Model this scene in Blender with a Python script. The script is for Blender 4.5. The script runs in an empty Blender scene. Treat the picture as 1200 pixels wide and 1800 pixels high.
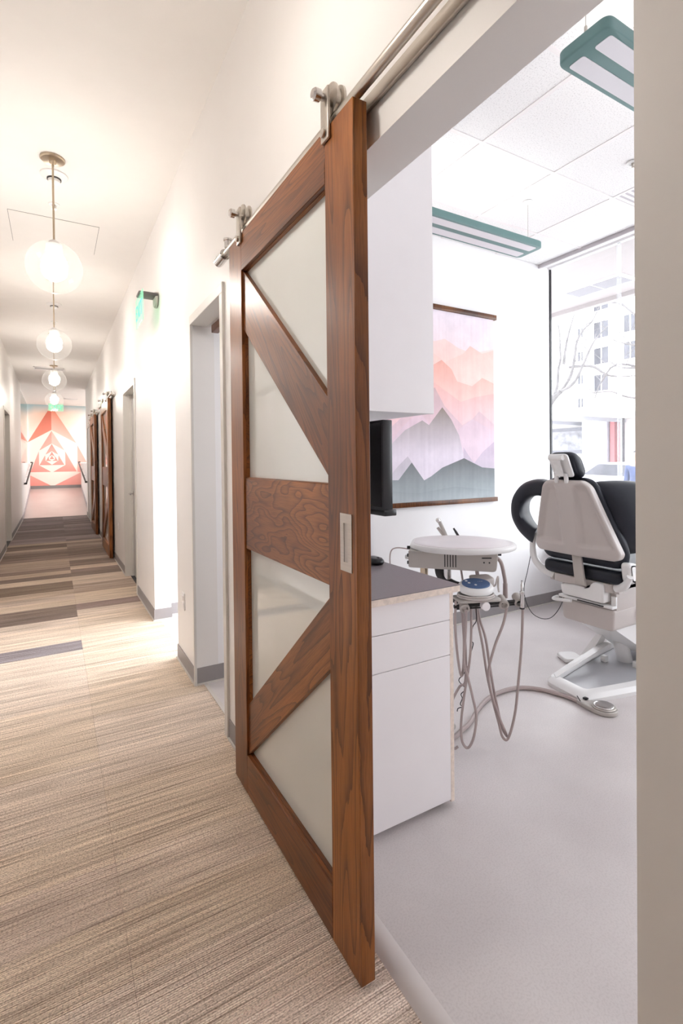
import bpy, bmesh, math, random
from mathutils import Vector, Matrix
random.seed(7)
PI = math.pi
scene = bpy.context.scene
COL = scene.collection

# ------------------------------------------------------------------ camera
cam_d = bpy.data.cameras.new('camera')
cam_d.sensor_fit = 'HORIZONTAL'
cam_d.sensor_width = 36.0
cam_d.lens = 36.0 * 874.0 / 1200.0
cam_d.shift_y = (818.8 - 900.0) / 1200.0
cam_d.clip_start = 0.02
cam_d.clip_end = 300
cam = bpy.data.objects.new('camera', cam_d)
COL.objects.link(cam)
yaw, pitch, roll = math.radians(30.0), math.radians(-0.643), math.radians(-0.609)
fw = Vector((math.sin(yaw), math.cos(yaw), 0)); rt = Vector((math.cos(yaw), -math.sin(yaw), 0)); up = Vector((0, 0, 1))
f2 = fw * math.cos(pitch) + up * math.sin(pitch); u2 = up * math.cos(pitch) - fw * math.sin(pitch)
r3 = rt * math.cos(roll) + u2 * math.sin(roll); u3 = u2 * math.cos(roll) - rt * math.sin(roll)
M = Matrix((r3, u3, -f2)).transposed().to_4x4()
M.translation = (0, 0, 1.40)
cam.matrix_world = M
scene.camera = cam

# ------------------------------------------------------------------ sky, exposure
world = bpy.data.worlds.new('sky'); scene.world = world
world.use_nodes = True
wb = world.node_tree.nodes['Background']
wb.inputs[0].default_value = (0.93, 0.96, 1.0, 1)
wb.inputs[1].default_value = 7.4
vs = scene.view_settings
vs.view_transform = 'Standard'; vs.look = 'None'; vs.gamma = 1.0; vs.use_curve_mapping = False
vs.exposure = 0.0
cy = scene.cycles
cy.use_denoising = True
cy.max_bounces = 12; cy.diffuse_bounces = 7; cy.glossy_bounces = 4; cy.transparent_max_bounces = 12
cy.sample_clamp_indirect = 8.0
cy.caustics_reflective = False; cy.caustics_refractive = False

def portal(name, loc, rot, sx, sy):          # samples the sky through a window opening, adds no light
    d = bpy.data.lights.new(name, 'AREA'); d.shape = 'RECTANGLE'; d.size = sx; d.size_y = sy
    d.cycles.is_portal = True
    o = bpy.data.objects.new(name, d); o.location = loc; o.rotation_euler = rot; COL.objects.link(o)
def area(name, loc, rot, sx, sy, w, col=(1, 1, 1)):
    d = bpy.data.lights.new(name, 'AREA'); d.shape = 'RECTANGLE'; d.size = sx; d.size_y = sy; d.energy = w; d.color = col
    o = bpy.data.objects.new(name, d); o.location = loc; o.rotation_euler = rot; COL.objects.link(o)
portal('portal_operatory', (4.20, 1.05, 1.85), (0, PI / 2, 0), 2.7, 4.3)
portal('portal_passage', (2.62, 4.0, 1.35), (0, PI / 2, 0), 2.5, 1.4)
DAY = (0.90, 0.95, 1.0)
area('daylight_passage', (2.60, 4.0, 1.35), (0, PI / 2, 0), 2.4, 1.35, 85, DAY)
area('lobby_fill_left', (-1.9, 17.3, 3.3), (0, 0, 0), 1.6, 3.5, 120, (1, 0.97, 0.94))  # unseen fill lamps, left and right, added to brighten the mural end
area('lobby_fill_right', (1.9, 17.3, 3.3), (0, 0, 0), 1.6, 3.5, 120, (1, 0.97, 0.94))

# ------------------------------------------------------------------ node helpers / materials
def new_mat(name):
    m = bpy.data.materials.new(name); m.use_nodes = True
    nt = m.node_tree; nt.nodes.clear()
    out = nt.nodes.new('ShaderNodeOutputMaterial')
    p = nt.nodes.new('ShaderNodeBsdfPrincipled')
    nt.links.new(p.outputs[0], out.inputs[0])
    return m, nt, p, out
def nd(nt, t, **kw):
    n = nt.nodes.new(t)
    for k, v in kw.items(): setattr(n, k, v)
    return n
def inp(n, name, v): n.inputs[name].default_value = v
def noise(nt, vec, scale, detail=3, rough=0.55, dim='3D'):
    n = nd(nt, 'ShaderNodeTexNoise', noise_dimensions=dim)
    inp(n, 'Scale', scale); inp(n, 'Detail', detail); inp(n, 'Roughness', rough)
    if vec is not None: nt.links.new(vec, n.inputs['Vector'])
    return n
def mapping(nt, vec, scale=(1, 1, 1), rot=(0, 0, 0), loc=(0, 0, 0)):
    n = nd(nt, 'ShaderNodeMapping'); inp(n, 'Scale', scale); inp(n, 'Rotation', rot); inp(n, 'Location', loc)
    nt.links.new(vec, n.inputs['Vector']); return n.outputs[0]
def ramp(nt, fac, stops):
    r = nd(nt, 'ShaderNodeValToRGB'); e = r.color_ramp.elements
    while len(e) < len(stops): e.new(0.5)
    for i, (p, c) in enumerate(stops): e[i].position = p; e[i].color = (*c, 1)
    nt.links.new(fac, r.inputs[0]); return r.outputs[0]
def mix(nt, a, b, fac, mode='MIX'):
    n = nd(nt, 'ShaderNodeMix', data_type='RGBA', blend_type=mode)
    for s, v in ((n.inputs[6], a), (n.inputs[7], b), (n.inputs[0], fac)):
        if hasattr(v, 'links') or isinstance(v, bpy.types.NodeSocket): nt.links.new(v, s)
        elif isinstance(v, (int, float)): s.default_value = v
        else: s.default_value = (*v, 1)
    return n.outputs[2]
def math_n(nt, op, a, b=None, c=None):
    n = nd(nt, 'ShaderNodeMath', operation=op)
    for i, v in enumerate((a, b, c)):
        if v is None: continue
        if isinstance(v, bpy.types.NodeSocket): nt.links.new(v, n.inputs[i])
        else: n.inputs[i].default_value = v
    return n.outputs[0]
def bump(nt, p, h, strength=0.2, dist=0.002):
    b = nd(nt, 'ShaderNodeBump'); inp(b, 'Strength', strength); inp(b, 'Distance', dist)
    nt.links.new(h, b.inputs['Height']); nt.links.new(b.outputs[0], p.inputs['Normal'])

def plain(name, col, rough=0.5, metal=0.0, spec=0.5, var=0.04, vscale=6.0, bmp=0.0, bscale=120.0, coat=0.0):
    m, nt, p, _ = new_mat(name)
    tc = nd(nt, 'ShaderNodeTexCoord').outputs['Object']
    n = noise(nt, tc, vscale, 4)
    lo = tuple(c * (1 - var) for c in col); hi = tuple(min(1, c * (1 + var)) for c in col)
    nt.links.new(ramp(nt, n.outputs[0], [(0.3, lo), (0.7, hi)]), p.inputs['Base Color'])
    inp(p, 'Roughness', rough); inp(p, 'Metallic', metal); inp(p, 'Specular IOR Level', spec); inp(p, 'Coat Weight', coat)
    if bmp: bump(nt, p, noise(nt, tc, bscale, 2).outputs[0], bmp, 0.0015)
    return m
def emis(name, col, strength):
    m, nt, p, _ = new_mat(name)
    inp(p, 'Base Color', (*col, 1)); inp(p, 'Emission Color', (*col, 1)); inp(p, 'Emission Strength', strength); inp(p, 'Roughness', 0.4)
    return m
def glass(name, tint=(1, 1, 1), gloss=0.06, haze=0.0, edge=0.5):
    m = bpy.data.materials.new(name); m.use_nodes = True; nt = m.node_tree; nt.nodes.clear()
    out = nd(nt, 'ShaderNodeOutputMaterial')
    tr = nd(nt, 'ShaderNodeBsdfTransparent'); tr.inputs[0].default_value = (*tint, 1)
    gl = nd(nt, 'ShaderNodeBsdfGlossy'); inp(gl, 'Roughness', 0.02)
    lw = nd(nt, 'ShaderNodeLayerWeight'); inp(lw, 'Blend', 0.25)
    f = math_n(nt, 'MULTIPLY_ADD', math_n(nt, 'POWER', lw.outputs['Facing'], 3.0), edge, gloss)
    mx = nd(nt, 'ShaderNodeMixShader'); nt.links.new(f, mx.inputs[0]); nt.links.new(tr.outputs[0], mx.inputs[1]); nt.links.new(gl.outputs[0], mx.inputs[2])
    last = mx
    if haze:
        tl = nd(nt, 'ShaderNodeBsdfTranslucent'); df = nd(nt, 'ShaderNodeBsdfDiffuse')
        ad = nd(nt, 'ShaderNodeMixShader'); ad.inputs[0].default_value = 0.4
        nt.links.new(tl.outputs[0], ad.inputs[1]); nt.links.new(df.outputs[0], ad.inputs[2])
        m2 = nd(nt, 'ShaderNodeMixShader')
        nt.links.new(math_n(nt, 'MULTIPLY_ADD', math_n(nt, 'POWER', lw.outputs['Facing'], 2.5), haze * 2.5, haze), m2.inputs[0])
        nt.links.new(mx.outputs[0], m2.inputs[1]); nt.links.new(ad.outputs[0], m2.inputs[2]); last = m2
    nt.links.new(last.outputs[0], out.inputs[0])
    return m

def walnut(name, angle, dark=1.0, knots=False):
    """figured walnut; the grain runs along local Z turned by angle about X"""
    m, nt, p, _ = new_mat(name)
    tc = nd(nt, 'ShaderNodeTexCoord').outputs['Object']
    oi = nd(nt, 'ShaderNodeObjectInfo')
    v = nd(nt, 'ShaderNodeVectorRotate', rotation_type='X_AXIS'); nt.links.new(tc, v.inputs['Vector']); v.inputs['Angle'].default_value = angle
    w = math_n(nt, 'MULTIPLY', oi.outputs['Random'], 37.0)
    def n4(scale, vec, detail, rough=0.5):
        n = noise(nt, vec, scale, detail, rough, '4D'); nt.links.new(w, n.inputs['W']); return n.outputs[0]
    stretched = mapping(nt, v.outputs[0], (6.0, 6.0, 0.42 if not knots else 1.7))
    base = n4(1.0 if not knots else 1.35, stretched, 2.0, 0.45)
    wob = n4(18.0, mapping(nt, v.outputs[0], (4, 4, 0.6)), 3.0)
    lines = math_n(nt, 'FRACT', math_n(nt, 'ADD', math_n(nt, 'MULTIPLY', base, 30.0 if not knots else 21.0), math_n(nt, 'MULTIPLY', wob, 0.45)))
    tri = math_n(nt, 'POWER', lines, 2.6)
    pores = n4(1.0, mapping(nt, v.outputs[0], (420, 420, 14)), 2.0)
    tone = n4(2.2, mapping(nt, v.outputs[0], (1.6, 1.6, 0.5)), 2.0)
    d = dark
    ca = ramp(nt, tone, [(0.30, (0.108 * d, 0.032 * d, 0.009 * d)), (0.50, (0.240 * d, 0.078 * d, 0.019 * d)), (0.72, (0.43 * d, 0.155 * d, 0.038 * d))])
    cb = mix(nt, ca, (0.048 * d, 0.014 * d, 0.005 * d), math_n(nt, 'MULTIPLY', tri, 0.68))
    pm = ramp(nt, pores, [(0.40, (0.62, 0.60, 0.58)), (0.56, (1, 1, 1))])
    cc = mix(nt, cb, pm, 0.6, 'MULTIPLY')
    nt.links.new(cc, p.inputs['Base Color'])
    inp(p, 'Roughness', 0.34); inp(p, 'Specular IOR Level', 0.34)
    bump(nt, p, pores, 0.15, 0.0008)
    return m

def carpet_mat():
    """loop-pile plank: ribs along X, colour of the yarn from the plank's own object colour"""
    m, nt, p, _ = new_mat('carpet')
    pos = nd(nt, 'ShaderNodeNewGeometry').outputs['Position']
    oi = nd(nt, 'ShaderNodeObjectInfo')
    rows = noise(nt, mapping(nt, pos, (1.6, 160, 0)), 1.0, 2, 0.7)          # one streak per row of loops
    bands = noise(nt, mapping(nt, pos, (0.9, 13, 0)), 1.0, 3, 0.6)
    fleck = noise(nt, mapping(nt, pos, (150, 230, 0)), 1.0, 1, 0.5)
    rib = nd(nt, 'ShaderNodeTexWave', wave_type='BANDS', bands_direction='Y', wave_profile='SIN'); inp(rib, 'Scale', 50.0); inp(rib, 'Distortion', 1.2); inp(rib, 'Detail', 1.0); inp(rib, 'Detail Scale', 6.0)
    nt.links.new(pos, rib.inputs['Vector'])
    c = ramp(nt, rows.outputs[0], [(0.32, (0.46, 0.39, 0.33)), (0.44, (0.80, 0.71, 0.62)), (0.58, (1.15, 1.06, 0.97))])
    c = mix(nt, c, ramp(nt, bands.outputs[0], [(0.36, (0.74, 0.69, 0.65)), (0.60, (1.05, 1.0, 0.96))]), 0.75, 'MULTIPLY')
    c = mix(nt, c, ramp(nt, fleck.outputs[0], [(0.36, (0.45, 0.40, 0.36)), (0.54, (1, 1, 1))]), 0.65, 'MULTIPLY')
    c = mix(nt, c, ramp(nt, rib.outputs[0], [(0.0, (0.40, 0.36, 0.33)), (0.45, (1, 1, 1))]), 0.55, 'MULTIPLY')
    c = mix(nt, c, oi.outputs['Color'], 1.0, 'MULTIPLY')
    nt.links.new(c, p.inputs['Base Color'])
    inp(p, 'Roughness', 0.95); inp(p, 'Specular IOR Level', 0.1)
    h = math_n(nt, 'ADD', rib.outputs[0], fleck.outputs[0])
    bump(nt, p, h, 0.6, 0.003)
    return m

def vinyl(name, a, b, rough):
    m, nt, p, _ = new_mat(name)
    pos = nd(nt, 'ShaderNodeNewGeometry').outputs['Position']
    n1 = noise(nt, pos, 2.2, 4); n2 = noise(nt, pos, 160, 2)
    c = ramp(nt, n1.outputs[0], [(0.3, a), (0.7, b)])
    c = mix(nt, c, ramp(nt, n2.outputs[0], [(0.35, (0.88, 0.87, 0.87)), (0.55, (1, 1, 1))]), 0.7, 'MULTIPLY')
    nt.links.new(c, p.inputs['Base Color']); inp(p, 'Roughness', rough); inp(p, 'Specular IOR Level', 0.45)
    return m

def printed(name, rough=0.85, waves=0.0):
    m, nt, p, _ = new_mat(name)
    a = nd(nt, 'ShaderNodeVertexColor', layer_name='ink')
    tc = nd(nt, 'ShaderNodeTexCoord').outputs['Object']
    n = noise(nt, tc, 5.0, 5, 0.65)
    c = mix(nt, a.outputs[0], ramp(nt, n.outputs[0], [(0.3, (0.86, 0.86, 0.87)), (0.65, (1.04, 1.03, 1.03))]), 0.8 if waves else 0.15, 'MULTIPLY')
    nt.links.new(c, p.inputs['Base Color']); inp(p, 'Roughness', rough)
    if waves:
        w = noise(nt, mapping(nt, tc, (9, 1, 0.7)), 1.0, 2)
        bump(nt, p, w.outputs[0], waves, 0.03)
    return m

def fissured_tile():
    m, nt, p, _ = new_mat('acoustic_tile')
    pos = nd(nt, 'ShaderNodeNewGeometry').outputs['Position']
    n = noise(nt, pos, 130, 3, 0.7); v = nd(nt, 'ShaderNodeTexVoronoi'); inp(v, 'Scale', 95.0); nt.links.new(pos, v.inputs['Vector'])
    c = ramp(nt, n.outputs[0], [(0.34, (0.66, 0.65, 0.65)), (0.47, (0.86, 0.85, 0.85))])
    c = mix(nt, c, ramp(nt, v.outputs[0], [(0.06, (0.7, 0.7, 0.7)), (0.16, (1, 1, 1))]), 0.5, 'MULTIPLY')
    nt.links.new(c, p.inputs['Base Color']); inp(p, 'Roughness', 0.95)
    bump(nt, p, n.outputs[0], 0.4, 0.002)
    return m

def brushed(name, col, rough=0.32):
    m, nt, p, _ = new_mat(name)
    tc = nd(nt, 'ShaderNodeTexCoord').outputs['Object']
    n = noise(nt, mapping(nt, tc, (30, 2, 300)), 1.0, 2)
    nt.links.new(ramp(nt, n.outputs[0], [(0.3, tuple(c * .9 for c in col)), (0.7, col)]), p.inputs['Base Color'])
    inp(p, 'Metallic', 1.0); inp(p, 'Roughness', rough)
    return m

MT = dict(
    wall=plain('painted_wall_warm', (0.80, 0.774, 0.752), 0.42, var=0.012, vscale=3, bmp=0.05, bscale=300),
    ceil=plain('painted_ceiling', (0.80, 0.77, 0.74), 0.7, var=0.01),
    wroom=plain('painted_wall_white', (0.86, 0.85, 0.855), 0.55, var=0.01, bmp=0.04, bscale=300),
    white_lam=plain('white_laminate', (0.90, 0.865, 0.875), 0.35, var=0.01),
    white_gloss=plain('white_plastic', (0.80, 0.79, 0.78), 0.30, var=0.015),
    beige=plain('beige_plastic', (0.54, 0.49, 0.465), 0.38, var=0.02),
    grey_beige=plain('grey_beige_plastic', (0.46, 0.425, 0.395), 0.4, var=0.03),
    hose=plain('mauve_grey_hose', (0.40, 0.325, 0.31), 0.42, var=0.03),
    vinyl_black=plain('black_upholstery', (0.016, 0.018, 0.026), 0.48, spec=0.3, var=0.15, bmp=0.15, bscale=260),
    black=plain('black_plastic', (0.008, 0.007, 0.009), 0.28, var=0.1),
    dark=plain('dark_rubber', (0.03, 0.028, 0.028), 0.6, var=0.1),
    base=plain('grey_rubber_base', (0.285, 0.265, 0.265), 0.5, var=0.04),
    toe=plain('pale_lit_toe', (0.62, 0.58, 0.54), 0.6, var=0.04),  # pale tone paints the light caught on the toe of the cove base
    frame=plain('painted_metal_frame', (0.66, 0.635, 0.595), 0.4, var=0.015),
    gdoor=plain('grey_painted_door', (0.50, 0.485, 0.47), 0.4, var=0.02),
    steel=brushed('brushed_nickel', (0.60, 0.555, 0.50), 0.30),
    nickel=brushed('satin_pull_metal', (0.58, 0.54, 0.50), 0.5),
    chrome=brushed('polished_steel', (0.72, 0.70, 0.69), 0.12),
    brass=brushed('champagne_metal', (0.56, 0.46, 0.34), 0.28),
    teal=plain('teal_enamel', (0.135, 0.25, 0.245), 0.42, var=0.03),
    diff=plain('frosted_diffuser', (0.80, 0.79, 0.83), 0.5, var=0.01),
    counter=plain('grey_brown_laminate', (0.185, 0.155, 0.165), 0.38, var=0.06, vscale=160),
    ply=plain('plywood_edge', (0.80, 0.68, 0.59), 0.6, var=0.12, vscale=60),
    blue=plain('blue_membrane', (0.055, 0.11, 0.24), 0.35, var=0.08),
    wv=walnut('walnut_upright', 0.0), wh=walnut('walnut_rail', PI / 2, 0.95), wm=walnut('walnut_figured_rail', PI / 2, 0.95, True),
    wd1=walnut('walnut_upper_brace', math.radians(41)), wd2=walnut('walnut_lower_brace', math.radians(-50)),
    rod=walnut('walnut_rod', 0.0, 0.62),
    backpaint=plain('white_back_painted_glass', (0.67, 0.685, 0.655), 0.012, var=0.008),
    carpet=carpet_mat(),
    vinyl_room=vinyl('sheet_vinyl', (0.58, 0.535, 0.53), (0.66, 0.615, 0.605), 0.30),
    vinyl_lobby=vinyl('lobby_vinyl', (0.62, 0.50, 0.47), (0.68, 0.56, 0.53), 0.28),
    tile=fissured_tile(),
    tbar=plain('white_tbar', (0.84, 0.80, 0.80), 0.5, var=0.01),
    pane=glass('window_glass', (0.98, 0.99, 1.0), 0.03, 0.06, 0.5), fin=glass('hazy_glass_fin', (0.95, 0.97, 0.98), 0.05, 0.25, 0.5),  # pane haze imitates the veiling glare over the street
    globe=glass('clear_globe_glass', (0.97, 0.97, 0.96), 0.04, 0.0095, 0.65),  # slight haze put into the clear glass to imitate the lamp's glow
    bulb=emis('frosted_lamp_globe', (1.0, 0.93, 0.87), 118.0), bulb_dim=emis('dimmed_lamp_globe', (1.0, 0.93, 0.87), 100.0),
    uplight=emis('uplight_lamp', (1.0, 0.97, 0.95), 7.0),
    exitg=emis('green_sign_glow', (0.04, 0.75, 0.28), 1.3),
    exitplate=None,
    cloth=printed('printed_cloth', 0.85, 0.25), paint=printed('mural_paint', 0.7),
    mirror=glass('partition_glass', (0.9, 0.93, 0.92), 0.22, 0.0, 0.6),
    facade=plain('pale_stucco', (0.82, 0.80, 0.78), 0.9, var=0.02),
    wpane=plain('dim_window_pane', (0.06, 0.06, 0.075), 0.2, var=0.3, vscale=2),
    bark=plain('pale_bark', (0.13, 0.12, 0.12), 0.9, var=0.3, vscale=9),
    street=plain('street_concrete', (0.55, 0.54, 0.53), 0.9, var=0.05),
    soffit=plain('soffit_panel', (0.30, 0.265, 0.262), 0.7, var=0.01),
    red=plain('faded_red_paint', (0.45, 0.14, 0.15), 0.6, var=0.05),
    carp=plain('silver_car_paint', (0.45, 0.46, 0.50), 0.25, var=0.02),
    jacket=plain('blue_jacket', (0.05, 0.07, 0.16), 0.8, var=0.2), skin=plain('skin', (0.42, 0.25, 0.19), 0.6), hair=plain('dark_hair', (0.02, 0.018, 0.02), 0.7),
    trousers=plain('dark_trousers', (0.03, 0.035, 0.06), 0.85, var=0.2),
)
for n_ in MT['backpaint'].node_tree.nodes:
    if n_.type == 'BSDF_PRINCIPLED': n_.inputs['IOR'].default_value = 1.95
def _exit():
    m, nt, p, out = new_mat('edge_lit_acrylic')
    inp(p, 'Base Color', (0.35, 0.9, 0.65, 1)); inp(p, 'Roughness', 0.1); inp(p, 'Emission Color', (0.10, 0.85, 0.38, 1)); inp(p, 'Emission Strength', 0.4)
    tr = nd(nt, 'ShaderNodeBsdfTransparent'); mx = nd(nt, 'ShaderNodeMixShader'); mx.inputs[0].default_value = 0.35
    nt.links.new(tr.outputs[0], mx.inputs[1]); nt.links.new(p.outputs[0], mx.inputs[2]); nt.links.new(mx.outputs[0], out.inputs[0])
    return m
MT['exitplate'] = _exit()

# ------------------------------------------------------------------ mesh helpers
def catmull(pts, n=6, closed=False):
    P = [Vector(p) for p in pts]; out = []; N = len(P)
    rng = range(N if closed else N - 1)
    for i in rng:
        if closed: a, b, c, d = P[i - 1], P[i], P[(i + 1) % N], P[(i + 2) % N]
        else: a, b, c, d = P[max(i - 1, 0)], P[i], P[i + 1], P[min(i + 2, N - 1)]
        for k in range(n):
            t = k / n
            out.append(0.5 * ((2 * b) + (c - a) * t + (2 * a - 5 * b + 4 * c - d) * t * t + (3 * b - a - 3 * c + d) * t ** 3))
    if not closed: out.append(P[-1])
    return out
def rpoly(corners, rad, n=5):
    """2-D polygon with rounded corners"""
    out = []; N = len(corners)
    for i in range(N):
        p = Vector(corners[i]); a = Vector(corners[i - 1]); b = Vector(corners[(i + 1) % N])
        r = rad[i] if isinstance(rad, (list, tuple)) else rad
        if r <= 0: out.append((p.x, p.y)); continue
        da = (a - p); db = (b - p); ra = min(r, da.length * .49); rb = min(r, db.length * .49)
        s = p + da.normalized() * ra; e = p + db.normalized() * rb
        for k in range(n + 1):
            t = k / n
            q = s * (1 - t) ** 2 + p * 2 * t * (1 - t) + e * t * t
            out.append((q.x, q.y))
    return out

class MB:
    def __init__(s): s.v = []; s.f = []; s.c = []
    def add(s, vs, fs, col=None):
        o = len(s.v); s.v += [tuple(v) for v in vs]; s.f += [tuple(i + o for i in f) for f in fs]
        if col is not None: s.c += col
        return s
    def box(s, x0, x1, y0, y1, z0, z1, r=0.0, seg=2):
        x0, x1 = min(x0, x1), max(x0, x1); y0, y1 = min(y0, y1), max(y0, y1); z0, z1 = min(z0, z1), max(z0, z1)
        if r <= 0:
            vs = [(x, y, z) for x in (x0, x1) for y in (y0, y1) for z in (z0, z1)]
            return s.add(vs, [(0, 1, 3, 2), (4, 6, 7, 5), (0, 4, 5, 1), (2, 3, 7, 6), (0, 2, 6, 4), (1, 5, 7, 3)])
        bm = bmesh.new(); bmesh.ops.create_cube(bm, size=1.0)
        for v in bm.verts: v.co = Vector(((x0 + x1) / 2 + v.co.x * (x1 - x0), (y0 + y1) / 2 + v.co.y * (y1 - y0), (z0 + z1) / 2 + v.co.z * (z1 - z0)))
        bmesh.ops.bevel(bm, geom=bm.edges[:], offset=min(r, .49 * min(x1 - x0, y1 - y0, z1 - z0)), segments=seg, profile=0.5, affect='EDGES')
        bm.verts.index_update()
        s.add([v.co[:] for v in bm.verts], [[v.index for v in f.verts] for f in bm.faces]); bm.free(); return s
    def loft(s, rings, caps=True):
        n = len(rings[0]); o = len(s.v); fs = []
        for i in range(len(rings) - 1):
            for k in range(n):
                a = i * n + k; b = i * n + (k + 1) % n
                fs.append((a, b, b + n, a + n))
        if caps: fs.append(tuple(range(n - 1, -1, -1))); fs.append(tuple((len(rings) - 1) * n + k for k in range(n)))
        return s.add([p for r in rings for p in r], fs)
    def tube(s, pts, r, n=8, smooth=0, caps=True):
        P = catmull(pts, smooth) if smooth else [Vector(p) for p in pts]
        rings = []; prev = None
        for i, p in enumerate(P):
            t = (P[min(i + 1, len(P) - 1)] - P[max(i - 1, 0)])
            t = t.normalized() if t.length > 1e-9 else Vector((0, 0, 1))
            if prev is None: a = Vector((0, 0, 1)) if abs(t.z) < .9 else Vector((1, 0, 0)); prev = t.cross(a).normalized()
            prev = (prev - t * prev.dot(t)).normalized(); b = t.cross(prev)
            rr = r[min(i * len(r) // len(P), len(r) - 1)] if isinstance(r, (list, tuple)) else r
            rings.append([p + (prev * math.cos(2 * PI * k / n) + b * math.sin(2 * PI * k / n)) * rr for k in range(n)])
        return s.loft(rings, caps)
    def lathe(s, prof, c, axis=(0, 0, 1), n=24, caps=True):
        """prof: (radius, height along axis)"""
        ax = Vector(axis).normalized(); a = ax.cross(Vector((0, 0, 1)) if abs(ax.z) < .9 else Vector((1, 0, 0))).normalized(); b = ax.cross(a); c = Vector(c)
        rings = [[c + ax * h + (a * math.cos(2 * PI * k / n) + b * math.sin(2 * PI * k / n)) * max(r, 1e-5) for k in range(n)] for r, h in prof]
        return s.loft(rings, caps)
    def prism(s, poly, f, d0, d1):
        """poly of (a,b), f(a,b,d)->xyz"""
        return s.loft([[f(a, b, d0) for a, b in poly], [f(a, b, d1) for a, b in poly]])
    def pad(s, poly, f, d0, d1, r, n=4, inner=(0.8, 0.5, 0.2), dome=0.0, depth=None):
        """cushion: rounded slab over a 2-D outline, faces at depth d0 and d1, rounded by r"""
        cx = sum(p[0] for p in poly) / len(poly); cyy = sum(p[1] for p in poly) / len(poly)
        R = sum(math.hypot(a - cx, b - cyy) for a, b in poly) / len(poly)
        def ring(inset, d, face=0):
            k = 1 - inset / R; out = []
            for a, b in poly:
                aa = cx + (a - cx) * k; bb = cyy + (b - cyy) * k
                dd = d + (dome * face * (1 - k * k)) + (depth(aa, bb, face, k) if depth and face else 0)
                out.append(f(aa, bb, dd))
            return out
        sg = 1 if d1 > d0 else -1; rings = []
        for q in reversed(inner): rings.append(ring(R * (1 - q), d0, -sg))
        rings = [ring(R * (1 - q), d0, -sg) for q in sorted(inner)]
        for k in range(n + 1):
            t = k / n * PI / 2; rings.append(ring(r * (1 - math.sin(t)), d0 + sg * r * (1 - math.cos(t)), -sg if k == 0 else 0))
        for k in range(n + 1):
            t = k / n * PI / 2; rings.append(ring(r * (1 - math.cos(t)), d1 - sg * r * (1 - math.sin(t)), sg if k == n else 0))
        for q in sorted(inner, reverse=True): rings.append(ring(R * (1 - q), d1, sg))
        return s.loft(rings)
    def poly_col(s, pts, cols):
        return s.add(pts, [tuple(range(len(pts)))], cols)
    def build(s, name, mat, parent=None, smooth=True, loc=None, angle=38):
        if parent is not None:
            top = parent
            while top.parent: top = top.parent
            off = Vector(top.location)
        elif loc is not None: off = Vector(loc)
        else:
            xs = [v[0] for v in s.v]; ys = [v[1] for v in s.v]; zs = [v[2] for v in s.v]
            off = Vector(((min(xs) + max(xs)) / 2, (min(ys) + max(ys)) / 2, min(zs)))
        me = bpy.data.meshes.new(name)
        me.from_pydata([(v[0] - off.x, v[1] - off.y, v[2] - off.z) for v in s.v], [], s.f)
        if s.c:
            a = me.color_attributes.new('ink', 'FLOAT_COLOR', 'POINT')
            for i, c in enumerate(s.c): a.data[i].color = (*c, 1)
        bm = bmesh.new(); bm.from_mesh(me); bmesh.ops.recalc_face_normals(bm, faces=bm.faces); bm.to_mesh(me); bm.free()
        if smooth:
            me.shade_smooth(); me.set_sharp_from_angle(angle=math.radians(angle))
        me.materials.append(mat if not isinstance(mat, str) else MT[mat])
        o = bpy.data.objects.new(name, me); COL.objects.link(o)
        if parent is not None: o.parent = parent
        else: o.location = off
        return o

def tag(o, label=None, cat=None, group=None, kind=None):
    for k, v in (('label', label), ('category', cat), ('group', group), ('kind', kind)):
        if v: o[k] = v
    return o
def thing(name, label, cat, loc, group=None):
    o = bpy.data.objects.new(name, None); o.empty_display_size = 0.1; o.location = loc; COL.objects.link(o)
    return tag(o, label, cat, group)
def struct(o, label=None, cat=None): return tag(o, label, cat, None, 'structure')
def kids(o): return [c for c in bpy.data.objects if c.parent == o]
def copy_tree(o, parent=None):
    c = o.copy(); COL.objects.link(c)
    if parent is not None: c.parent = parent
    for ch in kids(o): copy_tree(ch, c)
    return c
def text_mesh(txt, size, f, name, mat, parent, ext=0.0006):
    cu = bpy.data.curves.new('text', 'FONT'); cu.body = txt; cu.size = size; cu.align_x = 'CENTER'; cu.align_y = 'CENTER'; cu.extrude = ext
    t = bpy.data.objects.new('text', cu); COL.objects.link(t)
    me = t.evaluated_get(bpy.context.evaluated_depsgraph_get()).to_mesh()
    mb = MB().add([f(v.co.x, v.co.y, v.co.z) for v in me.vertices], [tuple(p.vertices) for p in me.polygons])
    bpy.data.objects.remove(t); bpy.data.curves.remove(cu)
    return mb.build(name, mat, parent, smooth=False)

# ================================================================== SETTING
def S(r, g, b):
    f = lambda c: (c / 255 / 12.92) if c <= 10 else ((c / 255 + 0.055) / 1.055) ** 2.4
    return (f(r), f(g), f(b))
ZC, ZR = 3.37, 3.219            # corridor and operatory ceilings
XR, XR2, XL = 0.75, 0.89, -0.70 # right wall faces, left wall face

def wall_y(mb, x0, x1, ya, yb, zt, openings):
    y = ya
    for a, b, z in openings:
        mb.box(x0, x1, y, a, 0, zt); mb.box(x0, x1, a, b, z, zt); y = b
    mb.box(x0, x1, y, yb, 0, zt)
def base_y(mb, toe, x, side, ya, yb, h=0.10):
    mb.box(x, x + side * 0.006, ya, yb, 0.004, h); toe.box(x, x + side * 0.014, ya, yb, 0, 0.010)

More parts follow.
